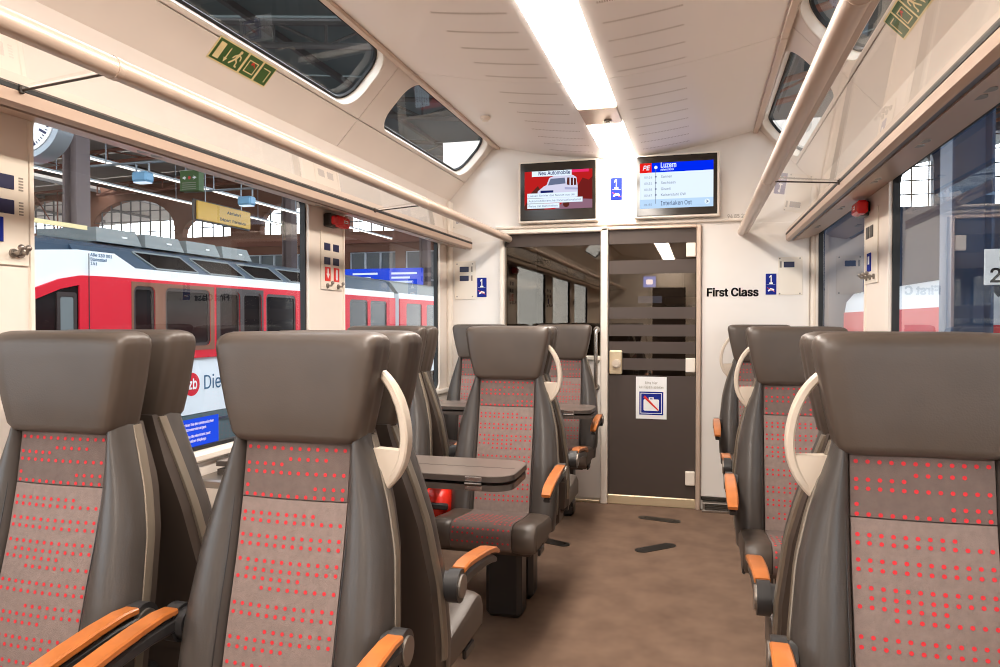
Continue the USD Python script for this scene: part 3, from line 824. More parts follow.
tag = obj('wall_lettering', cat([fc_.copy().apply_translation((a, 0, b)) for a in (-.0016, 0, .0016) for b in (-.0010, .0010)]), 'print_black', smooth=False,
          label='black First Class lettering on the white end wall', category='lettering')
obj('wall_lettering', text('94 85 21', .026, (.185, 5.0985, 1.968), X, Z, .0012, False, .12), 'print_grey', smooth=False,
    label='faint grey vehicle number under the right screen corner', category='lettering')
def screws(pts, y):
    return cat([cyl(.005, .004, (x, y, z), 'y', 10) for x, z in pts])
ip = thing('seat_number_panel', 'clear panel with one dark display on the end wall at right, next to class sign', 'panel')
obj('plate', bx(.507, .656, 5.083, 5.0878, 1.45, 1.70, .002), 'panel_cream', ip)
obj('number_display', bx(.541, .606, 5.0805, 5.0835, 1.631, 1.668, .001), 'square_navy', ip)
obj('side_print', bx(.516, .528, 5.0815, 5.0832, 1.63, 1.672), 'print_grey', ip, smooth=False)
obj('screws', screws([(.516, 1.69), (.64, 1.69), (.516, 1.46), (.64, 1.46)], 5.082), 'steel', ip)
ip = thing('seat_number_panel', 'clear panel with two dark displays on the end wall at left by the window', 'panel')
obj('plate', bx(-1.738, -1.578, 5.094, 5.0995, 1.44, 1.72, .002), 'panel_cream', ip)
for z in (1.641, 1.575):
    obj('number_display', bx(-1.699, -1.629, 5.0915, 5.0945, z, z + .038, .001), 'square_navy', ip)
    obj('side_print', bx(-1.612, -1.600, 5.0925, 5.0942, z, z + .04), 'print_grey', ip, smooth=False)
obj('screws', screws([(-1.72, 1.70), (-1.60, 1.70), (-1.72, 1.46), (-1.60, 1.46)], 5.093), 'steel', ip)
gr = thing('grab_rail', 'upright brushed metal grab rail left of the glass door', 'grab rail')
obj('bar', tube([(-.684, 5.075, .815), (-.684, 5.045, .815), (-.684, 5.030, .84), (-.684, 5.03, 1.0), (-.684, 5.03, 1.19), (-.684, 5.04, 1.215), (-.684, 5.075, 1.22)], .014, 14), 'chrome', gr)
obj('mount', cat([cyl(.022, .012, (-.684, 5.086, .815), 'y'), cyl(.022, .012, (-.684, 5.086, 1.22), 'y'), cyl(.02, .012, (-.684, 5.086, 1.0), 'y'), tube([(-.684, 5.03, 1.0), (-.684, 5.085, 1.0)], .008, 8)]), 'steel', gr)
ds = thing('door_notice', 'white paper notice with blue luggage pictogram and red slash on the glass door', 'notice')
obj('paper', bx(-.413, -.205, 5.091, 5.0940, .604, .895), 'print_white', ds, smooth=False)
obj('notice_text', text('Bitte hier', .017, (-.309, 5.0905, .845), X, Z, .0006, False, .085, 'c'), 'print_grey', ds, smooth=False)
obj('notice_text', text('kein Gepäck abstellen', .017, (-.309, 5.0905, .815), X, Z, .0006, False, .165, 'c'), 'print_grey', ds, smooth=False)
sq = obj('pictogram', flat(sbox(-.390, .632, -.228, .792), 5.0908), 'sign_blue', ds, smooth=False)
obj('pictogram_border', flat(sbox(-.381, .641, -.237, .783).difference(sbox(-.377, .645, -.241, .779)), 5.0900), 'print_white', sq, smooth=False)
obj('suitcase', flat(rrect(-.361, .660, -.256, .740, .01).union(sbox(-.325, .735, -.292, .754).difference(sbox(-.317, .74, -.300, .747))), 5.0899), 'print_white', sq, smooth=False)
obj('slash', flat(Polygon([(-.362, .752), (-.352, .766), (-.258, .668), (-.263, .661)]), 5.0888), 'print_red', sq, smooth=False)
vs = thing('vestibule_sign', 'small lit blue sign seen through the upper part of the glass door', 'sign')
obj('sign_plate', bx(-.50, -.386, 6.98, 7.0, 1.60, 1.70), 'sign_lit', vs, smooth=False)
obj('sign_symbol', flat(rrect(-.475, 1.625, -.412, 1.672, .012), 6.979), 'sign_lit_white', vs, smooth=False)
obj('sign_strip', bx(-.55, -.33, 6.98, 7.0, 1.45, 1.515), 'px_slate', vs, smooth=False)
obj('sign_post', bx(-.46, -.43, 7.0, 7.03, 0, 1.7), 'vestibule', vs, smooth=False)
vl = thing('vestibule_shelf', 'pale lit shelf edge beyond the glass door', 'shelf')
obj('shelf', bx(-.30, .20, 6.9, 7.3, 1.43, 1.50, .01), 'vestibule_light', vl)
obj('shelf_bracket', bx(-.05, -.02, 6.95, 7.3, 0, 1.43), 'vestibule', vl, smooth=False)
vr = thing('floor_vent', 'ribbed metal floor vent under the white end wall, right of the door', 'vent')
obj('housing', bx(.035, .262, 5.03, 5.098, 0, .062, .006), 'steel', vr)
obj('lip', bx(.03, .268, 5.012, 5.03, 0, .016, .003), 'chrome', vr)
for k in range(4):
    obj('slat', bx(.05, .25, 5.022, 5.031, .02 + k * .0105, .026 + k * .0105, .001), 'plate_dark', vr)
for pts, lb in ((((-.37, 4.78), (-.10, 4.74), 0), 'dark oval floor plate nearest the glass door'), (((-.335, 4.09), (-.115, 4.22), 0), 'dark oval floor plate in the middle of the aisle'), (((-.90, 4.13), (-.70, 4.08), 0), 'dark floor plate half under the seats beside the aisle')):
    (ax_, ay_), (bx_, by_), _ = pts
    c = shapely.LineString([(ax_ + .04, ay_), (bx_ - .04, by_)]).buffer(.04, quad_segs=8)
    p = thing('floor_plate', lb, 'floor plate')
    obj('plate', on_floor(c, .003, 0), 'plate_dark', p)
    obj('bolt', cat([cyl(.008, .003, (ax_ + (bx_ - ax_) * k, ay_ + (by_ - ay_) * k, .004), n=12) for k in (.15, .85)]), 'chrome', p)
sd = thing('smoke_detector', 'small round white detector at the left edge of the ceiling', 'detector', (-1.22, 4.14, 0))
obj('detector_body', cat([cyl(.03, .014, (0, 0, 2.482)), cyl(.02, .02, (0, 0, 2.474))]), 'frame_white', sd)

# ================================================================== PILLAR FITTINGS
def yz(left, x):
    s = 1 if left else -1
    return (lambda y0, y1, z0, z1, d0, d1, c=.001: bx(x + s * d0, x + s * d1, y0, y1, z0, z1, c)), s
def hook(f, s, x, y, z):
    return cat([cyl(.012, .008, (x + s * .008, y, z), 'x', 14), tube([(x + s * .008, y, z), (x + s * .03, y, z), (x + s * .036, y, z + .012)], .005, 8), trimesh.creation.icosphere(1, .009).apply_translation((x + s * .036, y, z + .014))])
f, s = yz(True, XL)
p = thing('pillar_panel', 'cream pillar panel with four dark squares, red symbols and coat hooks between left windows', 'panel')
b = obj('plate', f(3.187, 3.405, 1.435, 1.725, .001, .006), 'panel_cream', p)
for y in (3.215, 3.305):
    for z in (1.630, 1.560):
        obj('dark_square', f(y, y + .06, z, z + .036, .006, .0085), 'square_navy', p)
for y, k in ((3.222, 0), (3.312, 1)):
    q = obj('red_symbol', f(y, y + .055, 1.478, 1.548, .006, .0085), 'print_red', p)
    mk = Polygon([(y + .012, 1.515), (y + .0275, 1.49), (y + .043, 1.515), (y + .034, 1.515), (y + .034, 1.54), (y + .021, 1.54), (y + .021, 1.515)]) if k == 0 else rrect(y + .018, 1.486, y + .037, 1.54, .008)
    obj('symbol_print', on_left(mk, .001, XL + .0086), 'print_white', q, smooth=False)
for y in (3.245, 3.355):
    obj('coat_hook', hook(f, s, XL, y, 1.455), 'steel', p)
p = thing('pillar_panel', 'cream pillar panel with blue displays and a coat knob at the far left edge', 'panel')
obj('plate', f(1.26, 1.585, 1.43, 1.72, .001, .006), 'panel_cream', p)
for y in (1.33, 1.48):
    for z in (1.632, 1.566):
        obj('dark_square', f(y, y + .06, z, z + .038, .006, .0085), 'square_navy', p)
for z in (1.632, 1.566):
    obj('side_print', cat([f(1.555, 1.568, z + k * .008, z + k * .008 + .004, .006, .007, 0) for k in range(5)]), 'print_grey', p, smooth=False)
obj('blue_square', f(1.45, 1.508, 1.49, 1.555, .006, .0085), 'sign_blue', p)
for y in (1.38, 1.535, 1.556):
    obj('coat_hook', hook(f, s, XL, y, 1.462), 'steel', p)
f2, s2 = yz(False, XR)
p = thing('pillar_panel', 'cream pillar panel with two dark squares, small blue sign and hooks between right windows', 'panel')
obj('plate', f2(3.38, 3.615, 1.445, 1.765, .001, .006), 'panel_cream', p)
for y in (3.455, 3.53):
    obj('dark_square', f2(y, y + .06, 1.645, 1.698, .006, .0085), 'plate_dark', p)
q = obj('blue_sign', f2(3.49, 3.565, 1.498, 1.58, .006, .0085), 'sign_blue', p)
obj('sign_print', on_right(sbox(3.515, 1.53, 3.54, 1.565), .001, XR - .0086), 'print_white', q, smooth=False)
for y in (3.43, 3.50, 3.57):
    obj('coat_hook', hook(f2, s2, XR, y, 1.472), 'steel', p)
def hammer(left, y, z, label):
    x = XL if left else XR
    s = 1 if left else -1
    h = thing('emergency_hammer', label, 'emergency hammer')
    f, _ = yz(left, x)
    d = 1 if left else -1
    obj('holder', f(y - d * .05, y + d * .045, z - .03, z + .035, .001, .045, .006), 'plate_dark', h)
    obj('hammer_head', f(y - d * .01, y + d * .11, z - .028, z + .03, .022, .068, .01), 'hazard_red', h)
    obj('hammer_grip', f(y - d * .045, y - d * .005, z - .02, z + .022, .035, .062, .006), 'hazard_red', h)
    lb = obj('label_plate', f(y + d * .03, y + d * .085, z - .012, z + .014, .068, .070, 0), 'print_red', h, smooth=False)
    c = y + d * .0575
    poly = sbox(c - .021, z - .006, c + .021, z + .008).difference(sbox(c - .015, z - .002, c + .015, z + .004))
    obj('label_print', (on_left if left else on_right)(poly, .0008, x + s * .0705), 'print_white', lb, smooth=False)
hammer(True, 3.265, 1.775, 'red emergency hammer in its holder on the pillar between the left windows')
hammer(False, 3.58, 1.778, 'red emergency hammer in its holder on the pillar between the right windows')
# blue sticker on the left window
st = thing('window_sticker', 'blue seat reservation sticker low on the left window pane', 'sticker')
b = obj('sticker_sheet', bx(XL - .0215, XL - .0205, 2.15, 2.43, .806, .918), 'px_board', st, smooth=False)
for k, (msg, w) in enumerate((('Bitte beachten Sie die elektronischen', .22), ('Platzreservierungen', .13), ('Please note the electronic seat', .18), ('reservation displays', .13))):
    obj('sticker_text', text(msg, .0105, (XL - .0204, 2.29, .893 - k * .018 - (.008 if k > 1 else 0)), Y, Z, .0006, False, w, 'c'), 'print_white', b, smooth=False)
# escape-route signs on the sloping panels
def exit_sign(left, label):
    t = thing('escape_sign', label, 'sign')
    fx = (lambda m: m) if left else mirror
    def F(poly, off, d=.001):
        return fx(on_slope(poly, d, -off))
    y0, y1, s0, s1 = (2.268, 2.615, .346, .430) if left else (2.40, 2.747, .346, .430)
    b = obj('sign_sheet', F(sbox(y0 - .006, s0 - .006, y1 + .006, s1 + .006), .002, .002), 'sign_cream', t, smooth=False)
    for a, c in ((y0, y0 + .165), (y0 + .178, y0 + .260), (y0 + .273, y1)):
        obj('green_field', F(sbox(a, s0, c, s1), .0028), 'sign_green', b, smooth=False)
    W = lambda poly: obj('sign_print', F(poly, .0038), 'sign_cream', b, smooth=False)
    W(sbox(y0 + .012, s0 + .010, y0 + .042, s1 - .008))
    W(sbox(y0 + .071, s0 + .016, y0 + .076, s1 - .024).union(Polygon([(y0 + .064, s1 - .026), (y0 + .083, s1 - .026), (y0 + .0735, s1 - .008)])))
    man = shapely.union_all([Point(y0 + .130, s0 + .013).buffer(.007), shapely.LineString([(y0 + .127, s0 + .024), (y0 + .122, s0 + .044)]).buffer(.006),
        shapely.LineString([(y0 + .122, s0 + .044), (y0 + .136, s0 + .055), (y0 + .137, s0 + .071), (y0 + .145, s0 + .072)]).buffer(.003),
        shapely.LineString([(y0 + .120, s0 + .046), (y0 + .111, s0 + .058), (y0 + .102, s0 + .068)]).buffer(.0035),
        shapely.LineString([(y0 + .128, s0 + .024), (y0 + .143, s0 + .030), (y0 + .147, s0 + .042)]).buffer(.0028), shapely.LineString([(y0 + .124, s0 + .026), (y0 + .112, s0 + .034), (y0 + .106, s0 + .044)]).buffer(.0028)])
    W(man)
    W(sbox(y0 + .190, s0 + .018, y0 + .248, s1 - .014).difference(sbox(y0 + .194, s0 + .022, y0 + .244, s1 - .018)))
    obj('sign_print', F(affinity.rotate(sbox(y0 + .212, s0 + .028, y0 + .240, s0 + .032), 40).union(Point(y0 + .215, s0 + .03).buffer(.005)), .0038), 'print_red', b, smooth=False)
    W(Polygon([(y0 + .285, s0 + .018), (y0 + .330, s0 + .018), (y0 + .330, s1 - .012), (y0 + .325, s1 - .012), (y0 + .325, s0 + .022), (y0 + .285, s0 + .022)]))
    return t
exit_sign(True, 'green and cream escape route sign below the left skylight')
exit_sign(False, 'green and cream escape route sign above the right luggage rack')

# ================================================================== OUTSIDE: NEIGHBOURING TRAIN
TX = -8.0
tr = thing('regional_train', 'red and white regional train standing on the next track outside the left windows', 'train')
YE = 18.42
core = Polygon([(4.9, -.25), (4.9, .4), (5.3, 1.1), (6.2, 1.85), (7.0, 2.15), (7.9, 2.24), (8.55, 2.24), (8.95, 2.06), (YE, 2.06), (YE, -.27)])
obj('white_body', ext(core, 2.5, (TX - .04, 0, 0), Y, Z, -X), 'train_white', tr)
arch = [(5.2, .67), (5.4, 1.0), (6.0, 1.32), (6.6, 1.52), (7.24, 1.70), (7.6, 1.83), (7.94, 1.895), (8.4, 1.905)]
redp = Polygon(arch + [(YE, 1.905), (YE, .67)])
wins = [(8.86, 9.30), (9.52, 10.60), (10.83, 11.43), (11.52, 12.10), (12.25, 13.32), (13.75, 14.9), (15.72, 16.7), (16.85, 17.85)]
cab = Polygon([(5.7, .75), (6.0, 1.12), (6.6, 1.36), (7.24, 1.56), (7.6, 1.70), (7.90, 1.765), (7.90, .75)])
holes_ = [rrect(a, .87, b, 1.80, .10) for a, b in wins]
obj('red_side', ext(redp.difference(shapely.union_all(holes_ + [cab])), .045, (TX - .045, 0, 0), Y, Z, X), 'train_red', tr)
for (a, b), h in zip(wins, holes_):
    w = obj('window', on_left(h.buffer(.002), .012, TX - .036), 'train_window', tr)
    obj('window_frame', on_left(h.difference(h.buffer(-.05)), .02, TX - .03), 'train_frame', w)
for a, b in ((8.82, 10.70), (10.76, 12.16)):
    ring = sbox(a, .80, b, 1.86).difference(shapely.union_all([h.buffer(-.001) for h in holes_]))
    obj('brown_surround', on_left(ring, .006, TX), 'hall_brown' if a < 9 else 'train_frame', tr)
obj('cab_glass', on_left(cab, .01, TX - .036), 'train_window', tr)
obj('cab_door', on_left(rrect(7.55, .80, 7.86, 1.66, .04).difference(rrect(7.60, .86, 7.81, 1.60, .03)), .02, TX - .026), 'train_frame', tr)
obj('cab_door_window', on_left(rrect(7.60, .86, 7.81, 1.60, .03), .01, TX - .022), 'train_roof_grey', tr)
obj('body_seam', on_left(sbox(8.05, .68, 8.065, 2.2), .003, TX), 'train_frame', tr, smooth=False)
# roof
prof = Polygon([(TX - .05, 2.04), (TX - .30, 2.36), (TX - .7, 2.46), (TX - 1.9, 2.46), (TX - 2.3, 2.3), (TX - 2.5, 2.04)])
obj('navy_roof', ext(prof, YE - 8.0, (0, 8.0, 0), X, Z, Y), 'train_navy', tr)
obj('nose_roof', ext(Polygon([(6.6, 2.0), (7.2, 2.36), (8.0, 2.38), (8.9, 2.36), (8.9, 2.0)]), 1.9, (TX - .28, 0, 0), Y, Z, -X), 'train_navy', tr)
ru = np.array([-.25, 0, .32]); ru /= np.linalg.norm(ru)
rn = np.cross(Y, ru); rn = rn if rn[0] > 0 else -rn
for k in range(4):
    a = 9.15 + k * 1.28
    q = Polygon([(a, .34), (a + 1.0, .34), (a + 1.22, .06), (a + .28, .06)])
    w = obj('roof_window', ext(q, .012, np.array([TX - .05, 0, 2.04]), Y, ru, rn), 'train_window', tr)
    obj('roof_window_frame', ext(q.buffer(.03).difference(q), .018, np.array([TX - .05, 0, 2.04]), Y, ru, rn), 'train_roof_grey', w)
for k in range(4):
    a = 8.35 + k * 0.98 + (.35 if k == 0 else .35)
    pr_ = [(a, TX - .5, 2.45), (a + .90, TX - .5, 2.45), (a + .90, TX - .62, 2.68), (a + .12, TX - .62, 2.68)]
    m = trimesh.convex.convex_hull(np.array([(x, y, z) for y, x, z in pr_] + [(x - 1.1, y, z) for y, x, z in pr_]))
    obj('roof_unit', m, 'train_roof_grey', tr)
    obj('unit_lamp', bx(TX - .565, TX - .545, a + .55, a + .65, 2.55, 2.575), 'print_white', tr, smooth=False)
obj('roof_rail', bx(TX - .60, TX - .56, 7.2, 8.6, 2.60, 2.66), 'sign_cream', tr, smooth=False)
obj('skirt', bx(TX - 2.5, TX - .03, 5.2, YE, -.86, -.27), 'train_skirt', tr, smooth=False)
obj('skirt_lip', bx(TX - .03, TX, 5.2, YE, -.42, -.38), 'train_navy', tr, smooth=False)
for y in (6.4, 8.6, 11.6, 15.5):
    obj('wheel', cyl(.36, .14, (TX - .5, y, -.72), 'x', 28), 'train_frame', tr)
lg = obj('logo_disc', on_left(Point(10.17, .235).buffer(.19, quad_segs=16), .004, TX - .04), 'train_red', tr)
obj('logo_letters', text('zb', .17, (TX - .035, 10.07, .16), Y, Z, .003, True, .21), 'print_white', lg, smooth=False)
obj('train_lettering', text('Die Zentralbahn', .235, (TX - .038, 10.45, .13), Y, Z, .003, False, 2.3), 'print_teal', tr, smooth=False)
obj('roof_lettering', cat([text(m_, .045, (TX - .038, 8.12, 2.17 - .06 * i), Y, Z, .003, False) for i, m_ in enumerate(('ABe 130 001', 'Stansstad', '14 t'))]), 'print_teal', tr, smooth=False)
# second coach
c2 = thing('regional_train_coach', 'second red and white coach coupled behind the regional train, seen in the far left window', 'train coach')
obj('white_body', bx(TX - 2.5, TX - .04, 18.75, 34, -.27, 2.06), 'train_white', c2, smooth=False)
h2 = [rrect(19.2 + k * 1.6, .87, 20.4 + k * 1.6, 1.78, .1) for k in range(9)]
obj('red_side', ext(sbox(18.75, .67, 34, 1.905).difference(shapely.union_all(h2)), .045, (TX - .045, 0, 0), Y, Z, X), 'train_red', c2)
for h in h2:
    obj('window', on_left(h, .012, TX - .036), 'train_window', c2)
obj('navy_roof', ext(prof, 34 - 18.75, (0, 18.75, 0), X, Z, Y), 'train_roof_grey', c2)
obj('gangway', bx(TX - 2.1, TX - .5, YE + .005, 18.745, -.2, 2.0), 'train_frame', c2, smooth=False)

# ================================================================== OUTSIDE: STATION HALL
gd = thing('ground', kind='structure')
obj('track_bed', bx(-60, 40, -40, 60, -1.35, -1.22), 'ballast', gd, smooth=False)
obj('platform', bx(-5.9, -2.15, -30, 50, -1.2, -.62), 'platform', gd, smooth=False)
obj('platform', bx(-24, -12.2, -30, 40, -1.2, -.35), 'platform', gd, smooth=False)
obj('platform', bx(1.1, 4.0, -30, 50, -1.2, -.62), 'platform', gd, smooth=False)
# roof bays (corrugated underside, open glazing left between them)
hr_ = thing('ceiling_hall', kind='structure')
BAYS = ((-42, -31, 7.9, 8.3), (-30, -16.0, 8.4, 8.8), (-15.2, -6.4, 8.6, 7.6), (0.9, 16, 7.2, 10.5))
for bi, (x0, x1, z0, z1) in enumerate(BAYS):
    for k in range(15):
        y0 = -18 + k * 4.0
        v = np.array([[(x0, y0 + .06, z0), (x1, y0 + .06, z1)], [(x0, y0 + 3.94, z0), (x1, y0 + 3.94, z1)]])
        obj('roof_panel', shell(v, v + [0, 0, .15]), 'roof_panel' if bi < 2 else 'roof_dark', hr_)

def truss(y, x0, x1, z0, z1, d=.65, n=7, r=.05):
    a = np.stack([np.linspace(x0, x1, n + 1), np.full(n + 1, y), np.linspace(z0, z1, n + 1) - .12], 1)
    b = a - [0, 0, d]
    ms = [tube([a[0], a[-1]], r * 1.5, 6), tube([b[0], b[-1]], r * 1.5, 6)]
    for i in range(n):
        ms += [tube([a[i], b[i]], r * .7, 5), tube([a[i], b[i + 1]] if i % 2 else [b[i], a[i + 1]], r * .7, 5)]
    return cat(ms)
for bi, (x0, x1, z0, z1) in enumerate(BAYS):
    for k in range(9):
        obj('roof_truss', truss(-14 + k * 5.6, x0, x1, z0, z1, 2.2 if bi == 0 else .5), 'girder' if bi in (0, 1, 3) else 'girder_grey', hr_, smooth=False)
    for q in (.0, .33, .66, 1.0):
        obj('purlin', bx(x0 + (x1 - x0) * q - .06, x0 + (x1 - x0) * q + .06, -18, 40, z0 + (z1 - z0) * q - .16, z0 + (z1 - z0) * q - .01), 'girder_grey', hr_, smooth=False)
# columns
for x, y, w, mt, lb in ((-12.0, 11.8, .17, 'column_grey', 'grey riveted steel column behind the red train, left of the clear hall windows'), (-13.2, 23.6, .16, 'column_grey', 'dark grey steel column before the blue departure board in the far left window'),
                        (-12.0, 31.0, .2, 'column_grey', 'distant grey column at the right end of the blue departure board'), (-16.5, 27.0, .22, 'column_grey', 'distant grey column beside the yellow hanging board'),
                        (5.05, 16.1, .36, 'column_blue', 'dark blue steel column outside the right window beside the white track sign')):
    c = thing('hall_column', lb, 'column', (x, y, 0))
    top = 7.2
    if mt == 'column_blue':
        top = 6.7
    obj('shaft', cat([bx(-w, -w + .05, -w, w, -1.2, top), bx(w - .05, w, -w, w, -1.2, top), bx(-w + .05, w - .05, -.03, .03, -1.2, top)]), mt, c, smooth=False)
    obj('base_plate', bx(-w - .08, w + .08, -w - .08, w + .08, -1.2, -1.1, .01), mt, c)
    obj('head_bracket', bx(-w - .1, w + .1, -w - .1, w + .1, top - .12, top, .01), mt, c)
# arched end wall with glazing
ew = thing('wall_hall_end', kind='structure')
def arch_poly(a, b, z0, zs, zt):
    n = 14
    t = np.linspace(0, PI, n)
    return Polygon([(a, z0)] + [((a + b) / 2 - (b - a) / 2 * math.cos(q), zs + (zt - zs) * math.sin(q)) for q in t] + [(b, z0)])
arches = [(-36.6, -32.2, 5.5, 6.4, 7.9), (-31.5, -26.3, 5.5, 6.2, 7.7), (-25.8, -22.9, 5.6, 5.8, 6.7), (-21.2, -16.9, 5.6, 6.0, 7.3), (-16.3, -11.4, 5.6, 6.4, 7.4), (6.4, 8.9, 5.8, 7.4, 8.6), (9.6, 12.4, 5.8, 7.4, 8.6)]
ar_p = [arch_poly(*q) for q in arches]
base = sbox(-46, -1.2, -10.5, 9.6)
right_wall = sbox(3.2, -1.2, 18, 10.6)
low = [rrect(-39.5 + k * 2.9, 1.2, -37.1 + k * 2.9, 4.6, .02) for k in range(10)]
obj('brick_wall', ext(base.difference(shapely.union_all(ar_p + low)), .4, (0, 32, 0), X, Z, Y), 'hall_brown', ew)
obj('steel_wall', ext(right_wall.difference(shapely.union_all(ar_p)), .4, (0, 32, 0), X, Z, Y), 'column_blue', ew)
obj('beam', bx(-40, -10.5, 31.8, 32, 5.0, 5.4), 'girder', ew, smooth=False)
for q, pl in zip(arches, ar_p):
    bars = [bx(x - .018, x + .018, 32.1, 32.17, q[2], q[4] + .1) for x in np.arange(q[0] + .5, q[1] - .1, .62)] + [bx(q[0], q[1], 32.1, 32.17, z - .018, z + .018) for z in np.arange(q[2] + .5, q[4], .55)]
    keep = shapely.intersection(shapely.union_all([sbox(m.bounds[0, 0], m.bounds[0, 2], m.bounds[1, 0], m.bounds[1, 2]) for m in bars]), pl)
    obj('glazing_bars', ext(keep, .08, (0, 32.1, 0), X, Z, Y), 'girder_grey', ew, smooth=False)
for pl in low:
    a, b_, c_, d_ = pl.bounds
    obj('hall_window', bx(a, c_, 32.2, 32.22, b_, d_), 'train_roof_grey', ew, smooth=False)
    obj('hall_window_bars', cat([bx(a + (c_ - a) * k - .04, a + (c_ - a) * k + .04, 32.1, 32.2, b_, d_) for k in (0, .33, .66, 1)] + [bx(a, c_, 32.1, 32.2, z - .04, z + .04) for z in (b_, 3.2, d_)]), 'roof_white', ew, smooth=False)
# long side walls of the hall
for nm, x, d in (('wall_hall_right', 16.2, 1), ('wall_hall_left', -42.4, -1)):
    sw = thing(nm, kind='structure')
    op = [rrect(-16 + k * 5.0, 4.2, -12.6 + k * 5.0, 6.6, .05) for k in range(9)]
    wp = sbox(-20, -1.2, 32.4, 10.6).difference(shapely.union_all(op))
    obj('side_wall', ext(wp, .3, (x, 0, 0), Y, Z, X * d), 'hall_brown', sw, smooth=False)
    for pl in op:
        a, b_, c_, d_ = pl.bounds
        obj('hall_window_bars', cat([bx(x + .1 * d, x + .16 * d, a + (c_ - a) * k - .03, a + (c_ - a) * k + .03, b_, d_) for k in (.0, .25, .5, .75, 1)] + [bx(x + .1 * d, x + .16 * d, a, c_, z - .03, z + .03) for z in (5.0, 5.8)]), 'girder_grey', sw, smooth=False)
# lamps on hanging bars
for x, y, z, lb in ((-12, 13.6, 4.5, 'blue-white hanging platform lamp nearest the station clock'), (-11.4, 16.6, 4.42, 'blue-white hanging platform lamp right of the green hanging sign')):
    l = thing('platform_lamp', lb, 'lamp', (x, y, z))
    obj('lamp_body', bx(-.20, .20, -.14, .14, -.12, .11, .04), 'lamp_blue', l)
    obj('lamp_glass', bx(-.17, .17, -.11, .11, -.14, -.118, .01), 'px_white', l)
    obj('lamp_bracket', cat([tube([(-.17, 0, .1), (-.17, 0, .30)], .022, 8), tube([(.17, 0, .1), (.17, 0, .30)], .022, 8), tube([(-1.9, 0, .32), (1.5, 0, .32)], .03, 8)]), 'clock_rim', l)
    obj('drop_rod', cat([tube([(-1.0, 0, .32), (-1.0, 0, 3.82)], .015, 6), tube([(.8, 0, .32), (.8, 0, 3.62)], .015, 6)]), 'clock_rim', l)
for x, y0, y1, z, lb in ((-13.2, 6, 30, 4.95, 'long white fluorescent light line under the hall roof above the red train'), (-18.0, 6, 30, 5.6, 'farther white fluorescent light line deep in the station hall')):
    l = thing('light_line', lb, 'light')
    obj('tube_light', bx(x - .03, x + .03, y0, y1, z - .03, z, .01), 'tube', l)
    obj('tube_housing', bx(x - .045, x + .045, y0, y1, z + .001, z + .05, .01), 'roof_white', l)
    obj('hanger', cat([tube([(x, y, z + .05), (x, y, 8.36 if x > -15 else 8.75)], .012, 6) for y in range(int(y0) + 1, int(y1), 5)]), 'clock_rim', l)
# clock
ck = thing('station_clock', 'round white station clock cut by the left pillar, dark hour marks', 'clock', (-6.03, 5.3, 3.15), 12)
obj('clock_drum', cyl(.38, .22, (0, .12, 0), 'y', 48), 'clock_rim', ck)
fc = obj('clock_face', cyl(.325, .012, (0, .004, 0), 'y', 48), 'print_white', ck)
mk = []
for k in range(60):
    a = k * PI / 30
    L, w = (.075, .022) if k % 5 == 0 else (.025, .008)
    r_ = shapely.affinity.translate(sbox(-w / 2, .295 - L, w / 2, .295), 0, 0)
    mk.append(affinity.rotate(r_, -math.degrees(a), origin=(0, 0)))
obj('hour_marks', ext(shapely.union_all(mk), .004, (0, -.003, 0), X, Z, -Y), 'square_navy', fc, smooth=False)
obj('clock_hands', ext(affinity.rotate(sbox(-.014, -.06, .014, .19), 60, origin=(0, 0)).union(affinity.rotate(sbox(-.010, -.06, .010, .27), -30, origin=(0, 0))), .004, (0, -.008, 0), X, Z, -Y), 'print_black', fc, smooth=False)
obj('clock_post', tube([(-.1, .12, .36), (-.1, .12, 4.2)], .04, 10), 'clock_rim', ck)
# hanging signs
gs = thing('hall_sign', 'dark green hanging sign with white arrows and a red dot over the platform', 'sign', (-12, 15.2, 4.70))
b = obj('sign_box', bx(-.24, .30, -.10, .10, -.25, .25, .01), 'sign_green', gs)
obj('arrow', cat([ext(Polygon([(-.17, .07), (-.08, .12), (-.10, .085), (-.06, .085), (-.06, .055), (-.10, .055), (-.08, .02)]), .004, (0, -.10, 0), X, Z, -Y), ext(Polygon([(.24, .07), (.15, .12), (.17, .085), (.13, .085), (.13, .055), (.17, .055), (.15, .02)]), .004, (0, -.10, 0), X, Z, -Y)]), 'print_white', b, smooth=False)
obj('red_dot', ext(Point(.035, .07).buffer(.04), .004, (0, -.10, 0), X, Z, -Y), 'print_red', b, smooth=False)
obj('sign_lines', cat([ext(sbox(-.17, -.06 - k * .05, .22, -.045 - k * .05), .004, (0, -.10, 0), X, Z, -Y) for k in range(4)]), 'print_grey', b, smooth=False)
obj('sign_rods', cat([tube([(x, 0, .25), (x, 0, 3.52)], .014, 6) for x in (-.15, .2)]), 'clock_rim', gs)
yb = thing('hanging_board', 'wide yellow hanging board with dark print beyond the red train', 'board')
b = obj('board_panel', bx(-12.06, -12, 15.45, 17.65, 3.82, 4.28, .01), 'board_yellow', yb)
for k, (m_, y, z, w) in enumerate((('Abfahrt', 16.6, 4.10, .6), ('Départ  Partenza', 16.3, 3.90, 1.1))):
    obj('board_print', text(m_, .07, (-11.997, y, z), Y, Z, .002, True, w), 'print_black', b, smooth=False)
obj('board_edge', bx(-12.10, -12.06, 15.35, 17.70, 3.78, 4.32, .01), 'train_frame', yb)
obj('board_rods', cat([tube([(-12.05, y, 4.3), (-12.05, y, 8.25)], .015, 6) for y in (15.8, 17.3)]), 'clock_rim', yb)
db = thing('departure_board', 'bright blue departure board with white lines, seen through the far left window', 'board')
b = obj('board_panel', bx(-15.6, -10.6, 27.0, 27.2, 2.35, 3.40, .02), 'px_board', db)
